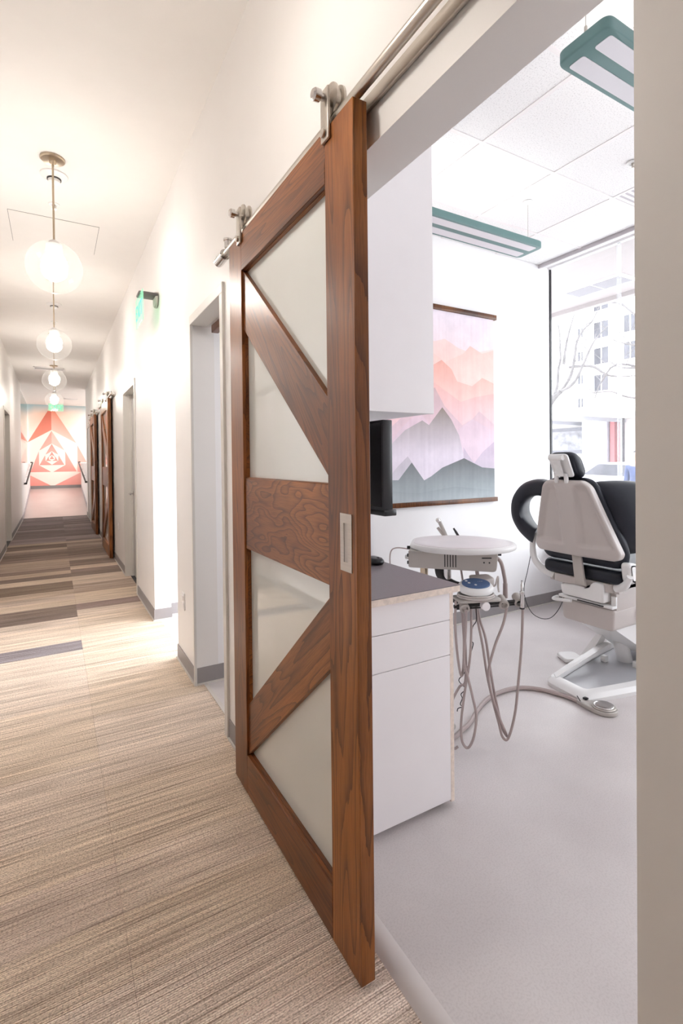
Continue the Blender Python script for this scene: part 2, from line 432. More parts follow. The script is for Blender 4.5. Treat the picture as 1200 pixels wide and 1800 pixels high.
OPEN_R = [(0.423, 1.42, 2.243), (2.50, 3.146, 2.25), (3.66, 4.62, 2.225), (5.67, 6.62, 2.23)]
w = MB(); wall_y(w, XR, XR2, -3.0, 15.0, ZC + .05, OPEN_R)
struct(w.build('wall_right', 'wall', smooth=False), 'warm white corridor wall with the door openings on its right side')
w = MB(); wall_y(w, XL - .14, XL, -3.0, 14.55, ZC + .05, [(5.05, 5.87, 2.24), (9.72, 10.82, 2.29)])
struct(w.build('wall_left', 'wall', smooth=False), 'warm white corridor wall on the left edge of the picture')
struct(MB().box(XL - .14, XR2, -3.1, -3.0, 0, ZC + .05).build('wall_back', 'wall', smooth=False))
# corridor ceiling, floor
struct(MB().box(-2.9, 2.9, 14.55, 19.7, ZC, ZC + .1).box(XL - .14, XR2, -3.1, 14.55, ZC, ZC + .1).build('ceiling', 'ceil', smooth=False), 'smooth off-white corridor ceiling')
fl = struct(MB().box(XL, 0.797, -3.0, 15.0, -0.09, -0.0075).box(XL - .145, .90, 4.9, 15.0, -.09, -.008).build('floor', 'dark', smooth=False), 'corridor floor laid with striped carpet planks')
PITCH = 0.23
cols = [(XL, 0.1645), (0.1655, 0.797)]
pm = []
for x0, x1 in cols:
    me = MB().box(x0, x1, 0.0006, PITCH - 0.0006, -0.0075, 0.0)
    o = me.build('carpet_plank', 'carpet', smooth=False, loc=(0, 0, 0)); pm.append(o.data); bpy.data.objects.remove(o)
LIGHT = [(0.98, 0.95, 0.92), (1.0, 0.96, 0.90), (0.92, 0.88, 0.86), (0.96, 0.92, 0.85)]
DARK = [(0.40, 0.37, 0.37), (0.34, 0.31, 0.31), (0.46, 0.42, 0.42)]
MID = [(0.66, 0.61, 0.58), (0.72, 0.66, 0.62)]
BLUEG = [(0.36, 0.35, 0.40), (0.44, 0.42, 0.48), (0.52, 0.50, 0.56), (0.33, 0.31, 0.35)]
fixed = {(0, 0): (0.40, 0.41, 0.50), (0, 4): (0.36, 0.33, 0.33), (0, 5): (0.38, 0.35, 0.34), (1, 5): (0.50, 0.44, 0.46), (0, 8): (0.8, .74, .68), (0, 9): (0.40, .36, .33), (0, 10): (.42, .38, .35),
         (1, 12): (.40, .37, .37), (1, 13): (.46, .41, .41), (1, 14): (.95, .9, .86), (1, 15): (.44, .40, .40), (0, 13): (.86, .8, .74)}
rnd = random.Random(11)
for ci in (0, 1):
    for k in range(-20, 47):
        y = 4.20 + PITCH * k
        if y + PITCH > 15.0: continue
        o = bpy.data.objects.new('carpet_plank', pm[ci]); COL.objects.link(o); o.parent = fl
        o.location = (0 - fl.location.x, y - fl.location.y, 0 - fl.location.z)
        if (ci, k) in fixed: c = fixed[(ci, k)]
        elif y < 6.0: c = rnd.choice(LIGHT)
        elif y < 7.6: c = rnd.choice(MID + LIGHT[:2] + (DARK if ci == 0 else []))
        elif y < 10: c = rnd.choice(DARK + MID + DARK)
        else: c = rnd.choice(BLUEG)
        o.color = (*c, 1)
# floors beyond the carpet
struct(MB().box(0.797, 4.40, -1.1, 3.25, -0.09, 0.0).build('floor', 'vinyl_room', smooth=False), 'pale grey sheet floor of the treatment room')
struct(MB().box(0.797, 2.7, 3.25, 4.80, -0.09, 0.0).build('floor', 'vinyl_room', smooth=False), 'bright pale floor beyond the plain corridor opening')
rz = lambda y: max(0.0, (y - 15.0) / 4.5 * 0.55)
r = MB().add([(XL - .1, 15, 0), (.9, 15, 0), (.9, 19.5, .55), (XL - .1, 19.5, .55), (XL - .1, 15, -.1), (.9, 15, -.1), (.9, 19.5, -.1), (XL - .1, 19.5, -.1)],
             [(0, 1, 2, 3), (4, 5, 6, 7), (0, 1, 5, 4), (1, 2, 6, 5), (2, 3, 7, 6), (3, 0, 4, 7)])
struct(r.build('floor', 'vinyl_lobby', smooth=False), 'pinkish ramp rising to the mural at the corridor end')
struct(MB().box(-2.9, 2.9, 14.0, 19.6, -.14, -.1).build('floor', 'street', smooth=False))
# baseboards of the corridor
b = MB(); t = MB()
for ya, yb in ((-3, .423), (1.42, 2.447), (3.146, 3.66), (4.62, 5.62), (6.67, 15.0)): base_y(b, t, XR, -1, ya, yb)
for y, s in ((3.66, 1), (4.62, -1)):
    b.box(XR - .006, XR2 + .006, y, y + s * .006, .004, .10); t.box(XR - .014, XR2 + .014, y, y + s * .014, 0, .010)
bb = struct(b.build('baseboard_right', 'base', smooth=False)); t.build('lit_toe_line', 'toe', bb, smooth=False)  # paler strip is the base's own toe, coloured as if catching light
b = MB(); t = MB()
for ya, yb in ((-3, 5.0), (5.92, 9.67), (10.87, 14.55)): base_y(b, t, XL, 1, ya, yb)
bb = struct(b.build('baseboard_left', 'base', smooth=False)); t.build('lit_toe_line', 'toe', bb, smooth=False)

# door_1: white framed opening just past the big sliding door, with a walnut leaf parked in its head
f = MB().box(.736, .90, 2.452, 2.50, 0, 2.246, .002).box(.736, .752, 3.128, 3.146, 0, 2.246, .002).box(.736, .845, 2.452, 3.146, 2.246, 2.30, .003)
d1 = struct(f.build('door_1', 'frame', smooth=False), 'white metal frame of the opening next to the big sliding door')
MB().box(.862, .905, 2.50, 3.10, 2.205, 2.33, .002).build('head_board', 'wh', d1)
MB().box(.90, .96, 2.50, 3.04, 2.19, 2.34, .002).build('track_cover', 'white_lam', d1)
MB().box(.795, .815, 2.50, 3.146, 0.0, .006).build('threshold', 'toe', d1)
# door_2: grey door recessed in a metal frame
f = MB().box(.738, XR2, 5.62, 5.672, 0, 2.228, .003).box(.738, XR2, 6.618, 6.67, 0, 2.228, .003).box(.738, XR2, 5.62, 6.67, 2.228, 2.29, .003).box(.815, .835, 5.672, 5.69, 0, 2.228).box(.815, .835, 6.60, 6.618, 0, 2.228)
d2 = struct(f.build('door_2', 'frame', smooth=False), 'grey painted frame and closed grey door with a lever handle')
lf = MB().box(.835, .878, 5.676, 6.614, .008, 2.224, .002).build('door_leaf', 'gdoor', d2)
MB().lathe([(.028, 0), (.028, .008), (.012, .010), (.010, .055)], (.835, 6.53, 1.02), (-1, 0, 0), 20).tube([(.785, 6.53, 1.02), (.782, 6.50, 1.02), (.784, 6.41, 1.018)], .010, 10, 3).build('lever_handle', 'chrome', lf)
MB().lathe([(.012, 0), (.02, .02), (.016, .05)], (.835, 5.74, .06), (-1, 0, 0), 14).build('door_stop', 'frame', lf)
# door_3 and door_4: left side
f = MB().box(XL - .12, XL + .012, 5.0, 5.052, 0, 2.236, .003).box(XL - .12, XL + .012, 5.868, 5.92, 0, 2.236, .003).box(XL - .12, XL + .012, 5.0, 5.92, 2.236, 2.29, .003)
d3 = struct(f.build('door_3', 'frame', smooth=False), 'white framed panelled door on the left wall seen in the glass')
lf = MB().box(XL - .11, XL - .07, 5.055, 5.865, .008, 2.236, .002).build('door_leaf', 'white_lam', d3)
for z0, z1 in ((.25, 1.0), (1.12, 2.08)):
    MB().box(XL - .07, XL - .062, 5.17, 5.75, z0, z1, .006).build('raised_panel', 'white_lam', lf)
MB().lathe([(.026, 0), (.026, .008), (.011, .010), (.010, .05)], (XL - .07, 5.80, 1.0), (1, 0, 0), 16).tube([(XL - .022, 5.80, 1.0), (XL - .022, 5.70, 1.0)], .009, 8).build('lever_handle', 'chrome', lf)
f = MB().box(XL - .13, XL + .012, 9.67, 9.722, 0, 2.286, .003).box(XL - .13, XL + .012, 10.818, 10.87, 0, 2.286, .003).box(XL - .13, XL + .012, 9.67, 10.87, 2.286, 2.34, .003)
d4 = struct(f.build('door_4', 'frame', smooth=False), 'beige framed recessed doorway far along the left wall')
MB().box(XL - .135, XL - .10, 9.725, 10.815, .008, 2.286, .002).build('door_leaf', 'gdoor', d4)
f = MB().box(.728, .90, 13.15, 13.21, 0, 2.26, .003).box(.728, .90, 14.1, 14.16, 0, 2.26, .003).box(.728, .90, 13.15, 14.16, 2.26, 2.32, .003)
d5 = struct(f.build('door_5', 'frame', smooth=False), 'pale door frame beyond the farthest sliding door')
MB().box(.742, .755, 13.21, 14.10, .008, 2.26, .002).build('door_leaf', 'gdoor', d5)
MB().box(.71, .728, 13.3, 13.36, 2.33, 2.38, .004).build('closer_bracket', 'steel', d5)
# threshold of the big opening
tp = [(.770, 0.0), (.783, .006), (.800, .009), (.822, .008), (.838, .0015), (.838, -.004), (.77, -.004)]
struct(MB().prism(tp, lambda a, c, d: (a, d, c), .423, 1.42).build('trim_1', plain('threshold_rubber', (.56, .51, .49), .45), smooth=True), 'pale rubber threshold strip between carpet and treatment room floor')

# treatment room
W_ = MB().box(XR2, 4.14, 3.146, 3.25, .58, 3.4).box(XR2, 4.40, 3.146, 3.25, 0, .58)
struct(W_.build('wall_back', 'wroom', smooth=False), 'white treatment room wall behind the hanging picture')
b = MB().box(XR2, 4.37, 3.140, 3.146, .004, .105); t = MB().box(XR2, 4.37, 3.130, 3.146, 0, .010)
b.box(XR, XR2, 3.140, 3.146, .004, .105); t.box(XR, XR2, 3.130, 3.146, 0, .010)
bb = struct(b.build('baseboard_back', 'base', smooth=False)); t.build('lit_toe_line', 'toe', bb, smooth=False)
struct(MB().box(4.36, 4.44, -1.1, 3.25, 0, .555).box(4.12, 4.44, -1.1, 3.25, .555, .585, .004).build('wall_window', 'wroom', smooth=False), 'white knee wall and sill under the big window')
bb = struct(MB().box(4.354, 4.36, -1.1, 3.14, .004, .105).build('baseboard_window', 'base', smooth=False))
MB().box(4.346, 4.36, -1.1, 3.13, 0, .010).build('lit_toe_line', 'toe', bb, smooth=False)
struct(MB().box(XR2, 4.44, -1.2, -1.1, 0, 3.4).build('wall_front', 'wroom', smooth=False))
struct(MB().box(XR2, 1.378, 2.075, 2.19, 0, ZR + .02).build('wall_partition', 'wroom', smooth=False), 'short white wing wall behind the treatment room cabinets')
# passage through opening two
struct(MB().box(XR2, 2.7, 4.75, 4.85, 0, 2.9).build('wall_passage', 'wroom', smooth=False), 'bright white wall seen through the plain opening')
b = MB().box(XR2, 2.62, 4.744, 4.75, .004, .10).box(XR2, XR2 + .006, 4.626, 4.744, .004, .10)
struct(b.build('baseboard_passage', 'base', smooth=False))
struct(MB().box(XR2, 2.75, 3.25, 4.85, 2.75, 2.85).build('ceiling', 'ceil', smooth=False), 'low white ceiling beyond the plain opening')
f = MB().box(2.60, 2.66, 3.25, 4.75, 0, .08).box(2.60, 2.66, 3.25, 4.75, 2.65, 2.75).box(2.60, 2.66, 3.25, 3.30, .08, 2.65).box(2.60, 2.66, 4.70, 4.75, .08, 2.65)
w2 = struct(f.build('window_2', 'frame', smooth=False), 'tall window lighting the passage'); MB().box(2.625, 2.631, 3.30, 4.70, .08, 2.65).build('pane', 'pane', w2)
# window_1: frameless glazing of the treatment room
f = MB().box(4.138, 4.160, 3.136, 3.146, .585, 3.205)
w1 = struct(f.build('window_1', 'black', smooth=False), 'tall frameless street window behind the treatment chair')
for i, (ya, yb) in enumerate(((2.487, 3.136), (1.50, 2.453), (.50, 1.485), (-1.1, .485))):
    MB().box(4.146, 4.154, ya, yb, .585, 3.205).build('pane', 'pane', w1, smooth=False)
for y in (2.47, 1.4925, .4925):
    MB().box(4.136, 4.160, y - .015, y + .015, .585, 3.205, .001).build('mullion', 'fin', w1, smooth=False)
struct(MB().box(4.125, 4.165, -1.1, 3.146, 3.205, 3.26).box(4.0, 4.125, -1.1, 3.146, 3.222, 3.26).build('trim_2', 'wroom', smooth=False), 'white pelmet strip along the window head')
struct(MB().box(3.985, 4.0, -1.1, 3.146, 3.19, 3.24).build('trim_3', plain('grey_shadow_trim', (.52, .49, .51), .6), smooth=False), 'edge strip where the tiled ceiling meets the window, grey for its shadow line')  # shadow stripe along the ceiling edge, painted as a grey strip
# tiled ceiling
ce = struct(MB().box(XR2, 4.2, -1.2, 3.25, ZR + .022, ZR + .10).build('ceiling', 'wroom', smooth=False), 'white suspended ceiling of square acoustic tiles')
gx = [XR2, .905 + .63 * 1, .905 + .63 * 2, .905 + .63 * 3, .905 + .63 * 4, 3.985]
gy = [3.146, 2.715, 2.085, 1.455, .825, .195, -.435, -1.1]
for i in range(len(gx) - 1):
    for j in range(len(gy) - 1):
        if (i, j) == (4, 2): continue
        MB().box(gx[i] + .004, gx[i + 1] - .004, gy[j + 1] + .004, gy[j] - .004, ZR + .004, ZR + .019).build('ceiling_tile', 'tile', ce, smooth=False)
for x in gx[1:-1]: MB().box(x - .012, x + .012, -1.1, 3.146, ZR, ZR + .005).build('grid_runner', 'tbar', ce, smooth=False)
for y in gy[1:-1]: MB().box(XR2, 3.985, y - .012, y + .012, ZR - .0004, ZR + .0045).build('grid_runner', 'tbar', ce, smooth=False)
# mural end
struct(MB().box(-2.9, 2.9, 19.5, 19.6, -.1, ZC).build('wall_end', 'wall', smooth=False), 'end wall of the corridor carrying the coral mural')
struct(MB().box(-2.9, -2.8, 14.5, 19.6, -.1, ZC).box(2.8, 2.9, 14.9, 19.6, -.1, ZC).box(-2.9, XL - .14, 14.45, 14.55, -.1, ZC).box(XR2, 2.9, 14.9, 15.0, -.1, ZC).build('wall_side', 'wroom', smooth=False))
hl = struct(MB().box(XL - .1, XL, 14.55, 19.5, 0, 1.42, .004).build('wall_half_left', 'wroom', smooth=False), 'low white wall on the left of the ramp')
hr = struct(MB().box(.80, .90, 15.0, 19.5, 0, 1.40, .004).build('wall_half_right', 'wroom', smooth=False), 'low white wall on the right of the ramp')
struct(MB().box(XL, .80, 19.488, 19.5, .55, .65).build('baseboard_end', 'base', smooth=False))
for x, s, nm in ((XL, 1, 'baseboard_ramp_left'), (.80, -1, 'baseboard_ramp_right')):
    y0 = 14.6 if s > 0 else 15.0
    q = [(y0, 0), (15.0, 0), (19.5, .55), (19.5, .66), (15.0, .11), (y0, .11)] if s > 0 else [(15.0, 0), (19.5, .55), (19.5, .66), (15.0, .11)]
    struct(MB().prism(q, lambda a, c, d: (d, a, c), x, x + s * .008).build(nm, plain('pale_ramp_base', (.42, .39, .42), .5), smooth=False))
struct(MB().box(XL - .06, XL - .048, 14.75, 19.45, 1.42, 3.34).build('window_3', 'mirror', smooth=False), 'glass screen above the low wall left of the ramp')
MBp = MB().box(XL - .063, XL - .045, 14.73, 14.76, 1.42, 3.34)
struct(MBp.build('trim_4', 'dark', smooth=False))

# ================================================================== CORRIDOR THINGS
# mural: flat paint on the end wall
pk = [S(255, 238, 226), S(251, 176, 164), S(247, 158, 148), S(214, 106, 84), S(236, 140, 108), S(246, 178, 150)]
mu = MB(); YM = 19.499
def layer(mb, pts, cols, k, y0=YM, s=-.0007):
    mb.poly_col([(x, y0 + s * k, z) for x, z in pts], cols)
teal = S(186, 208, 212); pale = S(255, 240, 230); peach = S(253, 222, 204)
xs_ = [-2.2, -1.0, -.55, -.07, .45, 1.0, 2.2]
zs_ = [(.55, [pale] * 7), (2.3, [pale] * 7), (2.75, [pale, pale, peach, peach, peach, pale, pale]), (3.08, [teal, teal, peach, S(250, 200, 175), peach, S(222, 224, 220), teal]), (3.37, [teal] * 7)]
vs_ = [(x, YM, z) for z, _ in zs_ for x in xs_]
mu.add(vs_, [(r_ * 7 + c_, r_ * 7 + c_ + 1, r_ * 7 + c_ + 8, r_ * 7 + c_ + 7) for r_ in range(4) for c_ in range(6)], [c for _, row in zs_ for c in row])
cx = -.065
L_ = [([(cx, 3.35), (-.76, 2.10), (cx, 2.53)], [pk[3], S(243, 150, 128), S(240, 140, 120)], 1),
      ([(cx, 3.35), (cx, 2.53), (.68, 2.08)], [pk[4], S(252, 200, 186), S(251, 186, 174)], 1),
      ([(cx, 2.50), (-.43, 1.83), (cx, 2.07)], [S(247, 160, 148), pk[1], pk[1]], 2), ([(cx, 2.50), (cx, 2.07), (.31, 1.84)], [S(252, 190, 178), S(253, 200, 190), S(252, 196, 186)], 2),
      ([(-.44, 1.81), (-.69, 1.11), (.67, 1.11), (.33, 1.81)], [pk[1], pk[2], pk[2], pk[1]], 1),
      ([(.70, 2.03), (.99, 1.42), (.70, 1.42)], [pk[1], pk[2], pk[1]], 1), ([(-.80, 1.95), (-.98, 1.42), (-.78, 1.42)], [pk[1], pk[2], pk[1]], 1),
      ([(-.98, 2.9), (-.80, 2.05), (-.98, 2.2)], [pk[1], pk[2], pk[1]], 1),
      ([(-.44, 1.83), (-.44, 1.34), (cx, 1.09), (.33, 1.34), (.33, 1.83), (cx, 2.03)], [pale] * 6, 2),
      ([(cx, 2.06), (-.26, 1.68), (cx, 1.81), (.13, 1.68)], [pk[2], pk[1], pk[1], pk[1]], 3),
      ([(-.27, 1.66), (-.43, 1.34), (.30, 1.34), (.14, 1.66)], [pk[1], pk[2], pk[2], pk[1]], 3),
      ([(-.26, 1.69), (-.25, 1.49), (cx, 1.35), (.12, 1.49), (.13, 1.69), (cx, 1.80)], [pale] * 6, 4),
      ([(cx, 1.80), (-.15, 1.62), (cx, 1.68), (.02, 1.62)], [pk[2]] * 4, 5), ([(-.17, 1.62), (-.24, 1.48), (.11, 1.48), (.04, 1.62)], [pk[2]] * 4, 5),
      ([(-.16, 1.60), (-.15, 1.53), (cx, 1.48), (.02, 1.53), (.03, 1.60), (cx, 1.66)], [pale] * 6, 6), ([(cx, 1.66), (-.13, 1.54), (0, 1.54)], [pk[2]] * 3, 7),
      ([(-.72, 1.02), (cx, .62), (-.72, .56)], [pk[1], pk[2], pk[2]], 1), ([(.80, 1.08), (.80, .56), (-.71, .56), (cx, .61)], [S(252, 190, 182), pk[1], pk[1], pk[2]], 1),
      ([(.69, 1.40), (.80, 1.40), (.80, 1.08), (.69, 1.10)], [S(252, 190, 182)] * 4, 1)]
for p, c, k in L_: layer(mu, p, c, k)
tag(mu.build('mural', 'paint', smooth=False), 'coral and peach nested triangle mural on the corridor end wall', 'mural')

# pendants
def make_pendant():
    t = thing('pendant_lamp', 'nearest clear glass globe pendant on the corridor ceiling', 'pendant lamp', (.02, 3.725, ZC), 'globe pendants in a row along the corridor')
    MB().lathe([(.001, 0), (.072, 0), (.072, -.010), (.066, -.016), (.022, -.019), (.020, -.030), (.012, -.040), (.001, -.040)], (.02, 3.725, ZC), (0, 0, 1), 32).build('canopy', 'brass', t)
    MB().tube([(.02, 3.725, ZC - .03), (.02, 3.725, 2.835)], .0065, 10).build('stem', 'brass', t)
    MB().lathe([(.001, 2.845), (.010, 2.845), (.032, 2.832), (.032, 2.826), (.046, 2.815), (.048, 2.770), (.044, 2.768), (.001, 2.772)], (.02, 3.725, 0), (0, 0, 1), 24).build('socket', 'white_gloss', t)
    zc, R = 2.668, .166
    prof = [(R * math.sin(a), zc + R * math.cos(a) * .98) for a in [math.radians(d) for d in [13] + list(range(20, 178, 8)) + [179.5]]]
    MB().lathe(prof, (.02, 3.725, 0), (0, 0, 1), 40, caps=False).build('glass_globe', 'globe', t, angle=80)
    MB().lathe([(.074 * math.sin(math.radians(d)), 2.690 + .078 * math.cos(math.radians(d))) for d in range(1, 181, 12)], (.02, 3.725, 0), (0, 0, 1), 24).build('lamp', 'bulb', t, angle=80)
    return t
pen = make_pendant()
for y, lab in ((6.13, 'second glass globe pendant along the corridor, behind the nearest one'), (8.78, 'third glass globe pendant along the corridor, near the ceiling air slot'), (11.6, 'farthest glass globe pendant, in front of the mural'),
               (1.27, 'glass globe pendant overhead beside the big sliding door, above the picture')):
    c = copy_tree(pen); c.location = (.02, y, ZC); c['label'] = lab
    if y < 2:
        for k in kids(c):
            if k.name.startswith('lamp'): k.material_slots[0].link = 'OBJECT'; k.material_slots[0].material = MT['bulb_dim']

# ceiling devices
def smoke(y, lab):
    t = thing('smoke_detector', lab, 'smoke detector', (.028, y, ZC), 'round detectors on the corridor ceiling')
    MB().lathe([(.001, 0), (.085, 0), (.084, -.008), (.062, -.022), (.046, -.026), (.001, -.026)], (.028, y, ZC), (0, 0, 1), 36).build('housing', 'white_gloss', t)
    MB().lathe([(.030, -.020), (.044, -.026), (.044, -.034), (.030, -.034)], (.028, y, ZC), (0, 0, 1), 30).build('sensor_ring', 'dark', t)
    MB().lathe([(.001, -.026), (.038, -.034), (.036, -.050), (.026, -.055), (.001, -.055)], (.028, y, ZC), (0, 0, 1), 30).build('sensor_cap', 'white_gloss', t)
smoke(3.936, 'white smoke detector on the ceiling behind the nearest pendant stem')
smoke(7.12, 'white smoke detector on the ceiling behind the second pendant stem')
def sprinkler(x, y, z, lab):
    t = thing('fire_sprinkler', lab, 'sprinkler', (x, y, z), 'ceiling sprinklers')
    MB().lathe([(.020, 0), (.038, 0), (.036, -.006), (.022, -.008), (.018, -.003)], (x, y, z), (0, 0, 1), 28).build('escutcheon', 'white_gloss', t)
    m = MB().lathe([(.001, 0), (.010, 0), (.010, -.014), (.005, -.018), (.005, -.030), (.001, -.030)], (x, y, z), (0, 0, 1), 14)
    m.tube([(x + .010, y, z - .012), (x + .012, y, z - .026), (x, y, z - .036)], .002, 6).tube([(x - .010, y, z - .012), (x - .012, y, z - .026), (x, y, z - .036)], .002, 6)
    m.lathe([(.001, -.034), (.016, -.036), (.016, -.038), (.001, -.038)], (x, y, z), (0, 0, 1), 16).build('nozzle', 'steel', t)
sprinkler(.028, 4.376, ZC, 'small chrome sprinkler on the ceiling in front of the access hatch')
sprinkler(.028, 8.0, ZC, 'small chrome sprinkler on the corridor ceiling past the second pendant')
sprinkler(3.122, 1.769, ZR, 'recessed sprinkler in the treatment room tiles at the right wall edge')
t = thing('ceiling_hatch', 'flush square access hatch in the corridor ceiling above the nearest globe', 'access hatch', (.035, 4.94, ZC))
MB().box(-.286, .356, 4.625, 5.256, ZC - .0015, ZC + .002).build('gasket', 'dark', t, smooth=False)
MB().box(-.2835, .3535, 4.6275, 5.2535, ZC - .003, ZC + .002, .001).build('hatch_panel', 'ceil', t, smooth=False)
def slot_vent(x0, x1, y0, y1, lab):
    t = thing('air_slot', lab, 'air vent', ((x0 + x1) / 2, (y0 + y1) / 2, ZC), 'slot vents in the corridor ceiling')
    f = MB().box(x0, x1, y0, y0 + .03, ZC - .012, ZC).box(x0, x1, y1 - .03, y1, ZC - .012, ZC).box(x0, x0 + .02, y0, y1, ZC - .012, ZC).box(x1 - .02, x1, y0, y1, ZC - .012, ZC)
    f.build('frame', 'white_gloss', t, smooth=False)
    MB().box(x0 + .02, x1 - .02, y0 + .03, y1 - .03, ZC - .002, ZC).build('slot', 'dark', t, smooth=False)
    for k in (1, 2): MB().box(x0 + .02, x1 - .02, y0 + (y1 - y0) * k / 3 - .008, y0 + (y1 - y0) * k / 3 + .008, ZC - .010, ZC - .002).build('blade', 'white_gloss', t, smooth=False)
slot_vent(-.34, .21, 11.85, 12.15, 'long pale air slot in the ceiling above the third pendant')
slot_vent(.28, .66, 17.3, 17.5, 'thin dark air slot in the ceiling near the mural')

# exit signs
t = thing('exit_sign', 'green edge-lit exit sign on a dark canopy over the plain opening', 'exit sign', (.74, 4.27, 2.74))
MB().lathe([(.001, 0), (.062, 0), (.066, .008), (.060, .022), (.001, .022)], (.745, 4.27, 2.72), (-1, 0, 0), 28).build('wall_plate', 'grey_beige', t)
MB().box(.595, .745, 4.20, 4.34, 2.735, 2.760, .010).build('canopy', plain('dark_bronze', (.09, .08, .08), .4), t)
pl = MB().box(.606, .614, 4.09, 4.45, 2.505, 2.74, .001).build('sign_plate', 'exitplate', t, smooth=False)
text_mesh('EXIT', .17, lambda a, b, d: (.6045 - d, 4.27 - a, 2.61 + b), 'lettering', 'exitg', pl)
t = thing('exit_sign', 'small green exit sign hanging from the ceiling in front of the mural', 'exit sign', (.05, 13.0, ZC))
MB().box(-.05, .15, 12.985, 13.015, ZC - .03, ZC, .004).build('canopy', 'steel', t)
MB().tube([(.05, 13.0, ZC - .02), (.05, 13.0, 2.74)], .006, 8).build('stem', 'steel', t)
pl = MB().box(-.10, .20, 12.995, 13.005, 2.58, 2.75, .001).build('sign_plate', 'exitplate', t, smooth=False)
text_mesh('EXIT', .13, lambda a, b, d: (.05 + a, 12.994 - d, 2.665 + b), 'lettering', 'exitg', pl)

# handrails on the ramp
def rail(x, s, lab):
    t = thing('handrail', lab, 'handrail', (x, 17, 0), 'handrails of the ramp')
    P_ = [(x, 14.75, .90), (x, 15.0, .92), (x, 19.2, .92 + rz(19.2))]
    MB().tube(P_, .021, 10).tube([P_[0], (x - s * .05, 14.75, .90)], .021, 8).tube([(x, 19.2, .92 + rz(19.2)), (x - s * .06, 19.2, .92 + rz(19.2))], .021, 8).build('rail', 'dark', t)
    for y in (15.2, 16.6, 18.0, 19.0): MB().tube([(x, y, .90 + rz(y)), (x, y, .84 + rz(y)), (x - s * .08, y, .83 + rz(y))], .008, 6).build('bracket', 'steel', t)
rail(XL + .085, 1, 'dark handrail on the low wall left of the ramp')
rail(.80 - .085, -1, 'dark handrail on the low wall right of the ramp')

# wall plates
def plate(y, z, lab, name='outlet_plate', x=XR):
    t = thing(name, lab, 'wall outlet', (x, y, z), 'white wall plates along the corridor')
    MB().box(x - .007, x, y - .037, y + .037, z - .058, z + .058, .003).build('cover', 'white_gloss', t)
    for dz in (-.026, .020): MB().box(x - .010, x - .006, y - .017, y + .017, z + dz - .014, z + dz + .018, .003).build('socket', 'white_lam', t)
plate(3.46, .455, 'white double outlet low on the wall between the two nearest openings')
plate(7.42, .52, 'white outlet low on the wall between grey door and sliding door')

# ------------------------------------------------------------------ sliding doors
def make_barn_door():
    Y0, Y1, Z0, Z1, XA, XB = 1.098, 2.142, .012, 2.338, .678, .722
    iy0, iy1, iz0, iz1 = 1.253, 1.985, .175, 2.186
    t = thing('sliding_door', 'big walnut sliding door with white glass panels in the foreground', 'sliding door', ((XA + XB) / 2, (Y0 + Y1) / 2, 0), 'walnut sliding doors along the right wall')
    B = lambda y0, y1, z0, z1: MB().box(XA, XB, y0, y1, z0, z1, .0018, 1)
    st = B(Y0, iy0, Z0, Z1).build('stile', 'wv', t); B(iy1, Y1, Z0, Z1).build('stile', 'wv', t)
    B(iy0, iy1, iz1, Z1).build('rail', 'wh', t); B(iy0, iy1, Z0, iz0).build('rail', 'wh', t)
    MB().box(XA + .007, XB - .004, iy0, iy1, 1.038, 1.331, .0018, 1).build('middle_rail', 'wm', t)
    f = lambda a, b, d: (d, a, b)
    MB().prism([(iy1, iz1), (iy1, 1.945), (iy0, 1.345), (iy0, 1.573)], f, XA + .009, XA + .028).build('brace', 'wd1', t, smooth=False)
    MB().prism([(iy0, 1.012), (iy0, .806), (iy1, .178), (iy1, .385)], f, XA + .009, XA + .028).build('brace', 'wd2', t, smooth=False)
    s = MB(); g = .0025
    for z in (iz1, 1.331, 1.038, iz0): pass
    for za, zb in ((iz0, 1.038), (1.331, iz1)):
        for xa, xb in ((XA + .0135, XA + .027), (XA + .033, XB - .002)):
            s.box(xa, xb, iy0 + g, iy1 - g, za, za + g).box(xa, xb, iy0 + g, iy1 - g, zb - g, zb).box(xa, xb, iy0, iy0 + g, za, zb).box(xa, xb, iy1 - g, iy1, za, zb)
    s.build('glazing_bead', 'wh', t, smooth=False)
    MB().box(XA + .0275, XA + .0325, iy0 + .001, iy1 - .001, iz0 + .001, 1.037).build('glass_panel', 'backpaint', t, smooth=False)
    MB().box(XA + .0275, XA + .0325, iy0 + .001, iy1 - .001, 1.332, iz1 - .001).build('glass_panel', 'backpaint', t, smooth=False)
    # flush pull
    p = MB(); y0, y1, z0, z1, a, b, c, d = 1.122, 1.182, 1.100, 1.256, 1.142, 1.163, 1.125, 1.230
    x0, x1 = XA - .0022, XA + .001
    p.box(x0, x1, y0, a, z0, z1).box(x0, x1, b, y1, z0, z1).box(x0, x1, a, b, z0, c).box(x0, x1, a, b, d, z1)
    pu = p.build('flush_pull', 'nickel', t, smooth=False)
    return t, pu
door, pull = make_barn_door()
MB().box(.6776, .6785, 1.142, 1.163, 1.125, 1.230).build('pull_cup', 'grey_beige', pull, smooth=False)
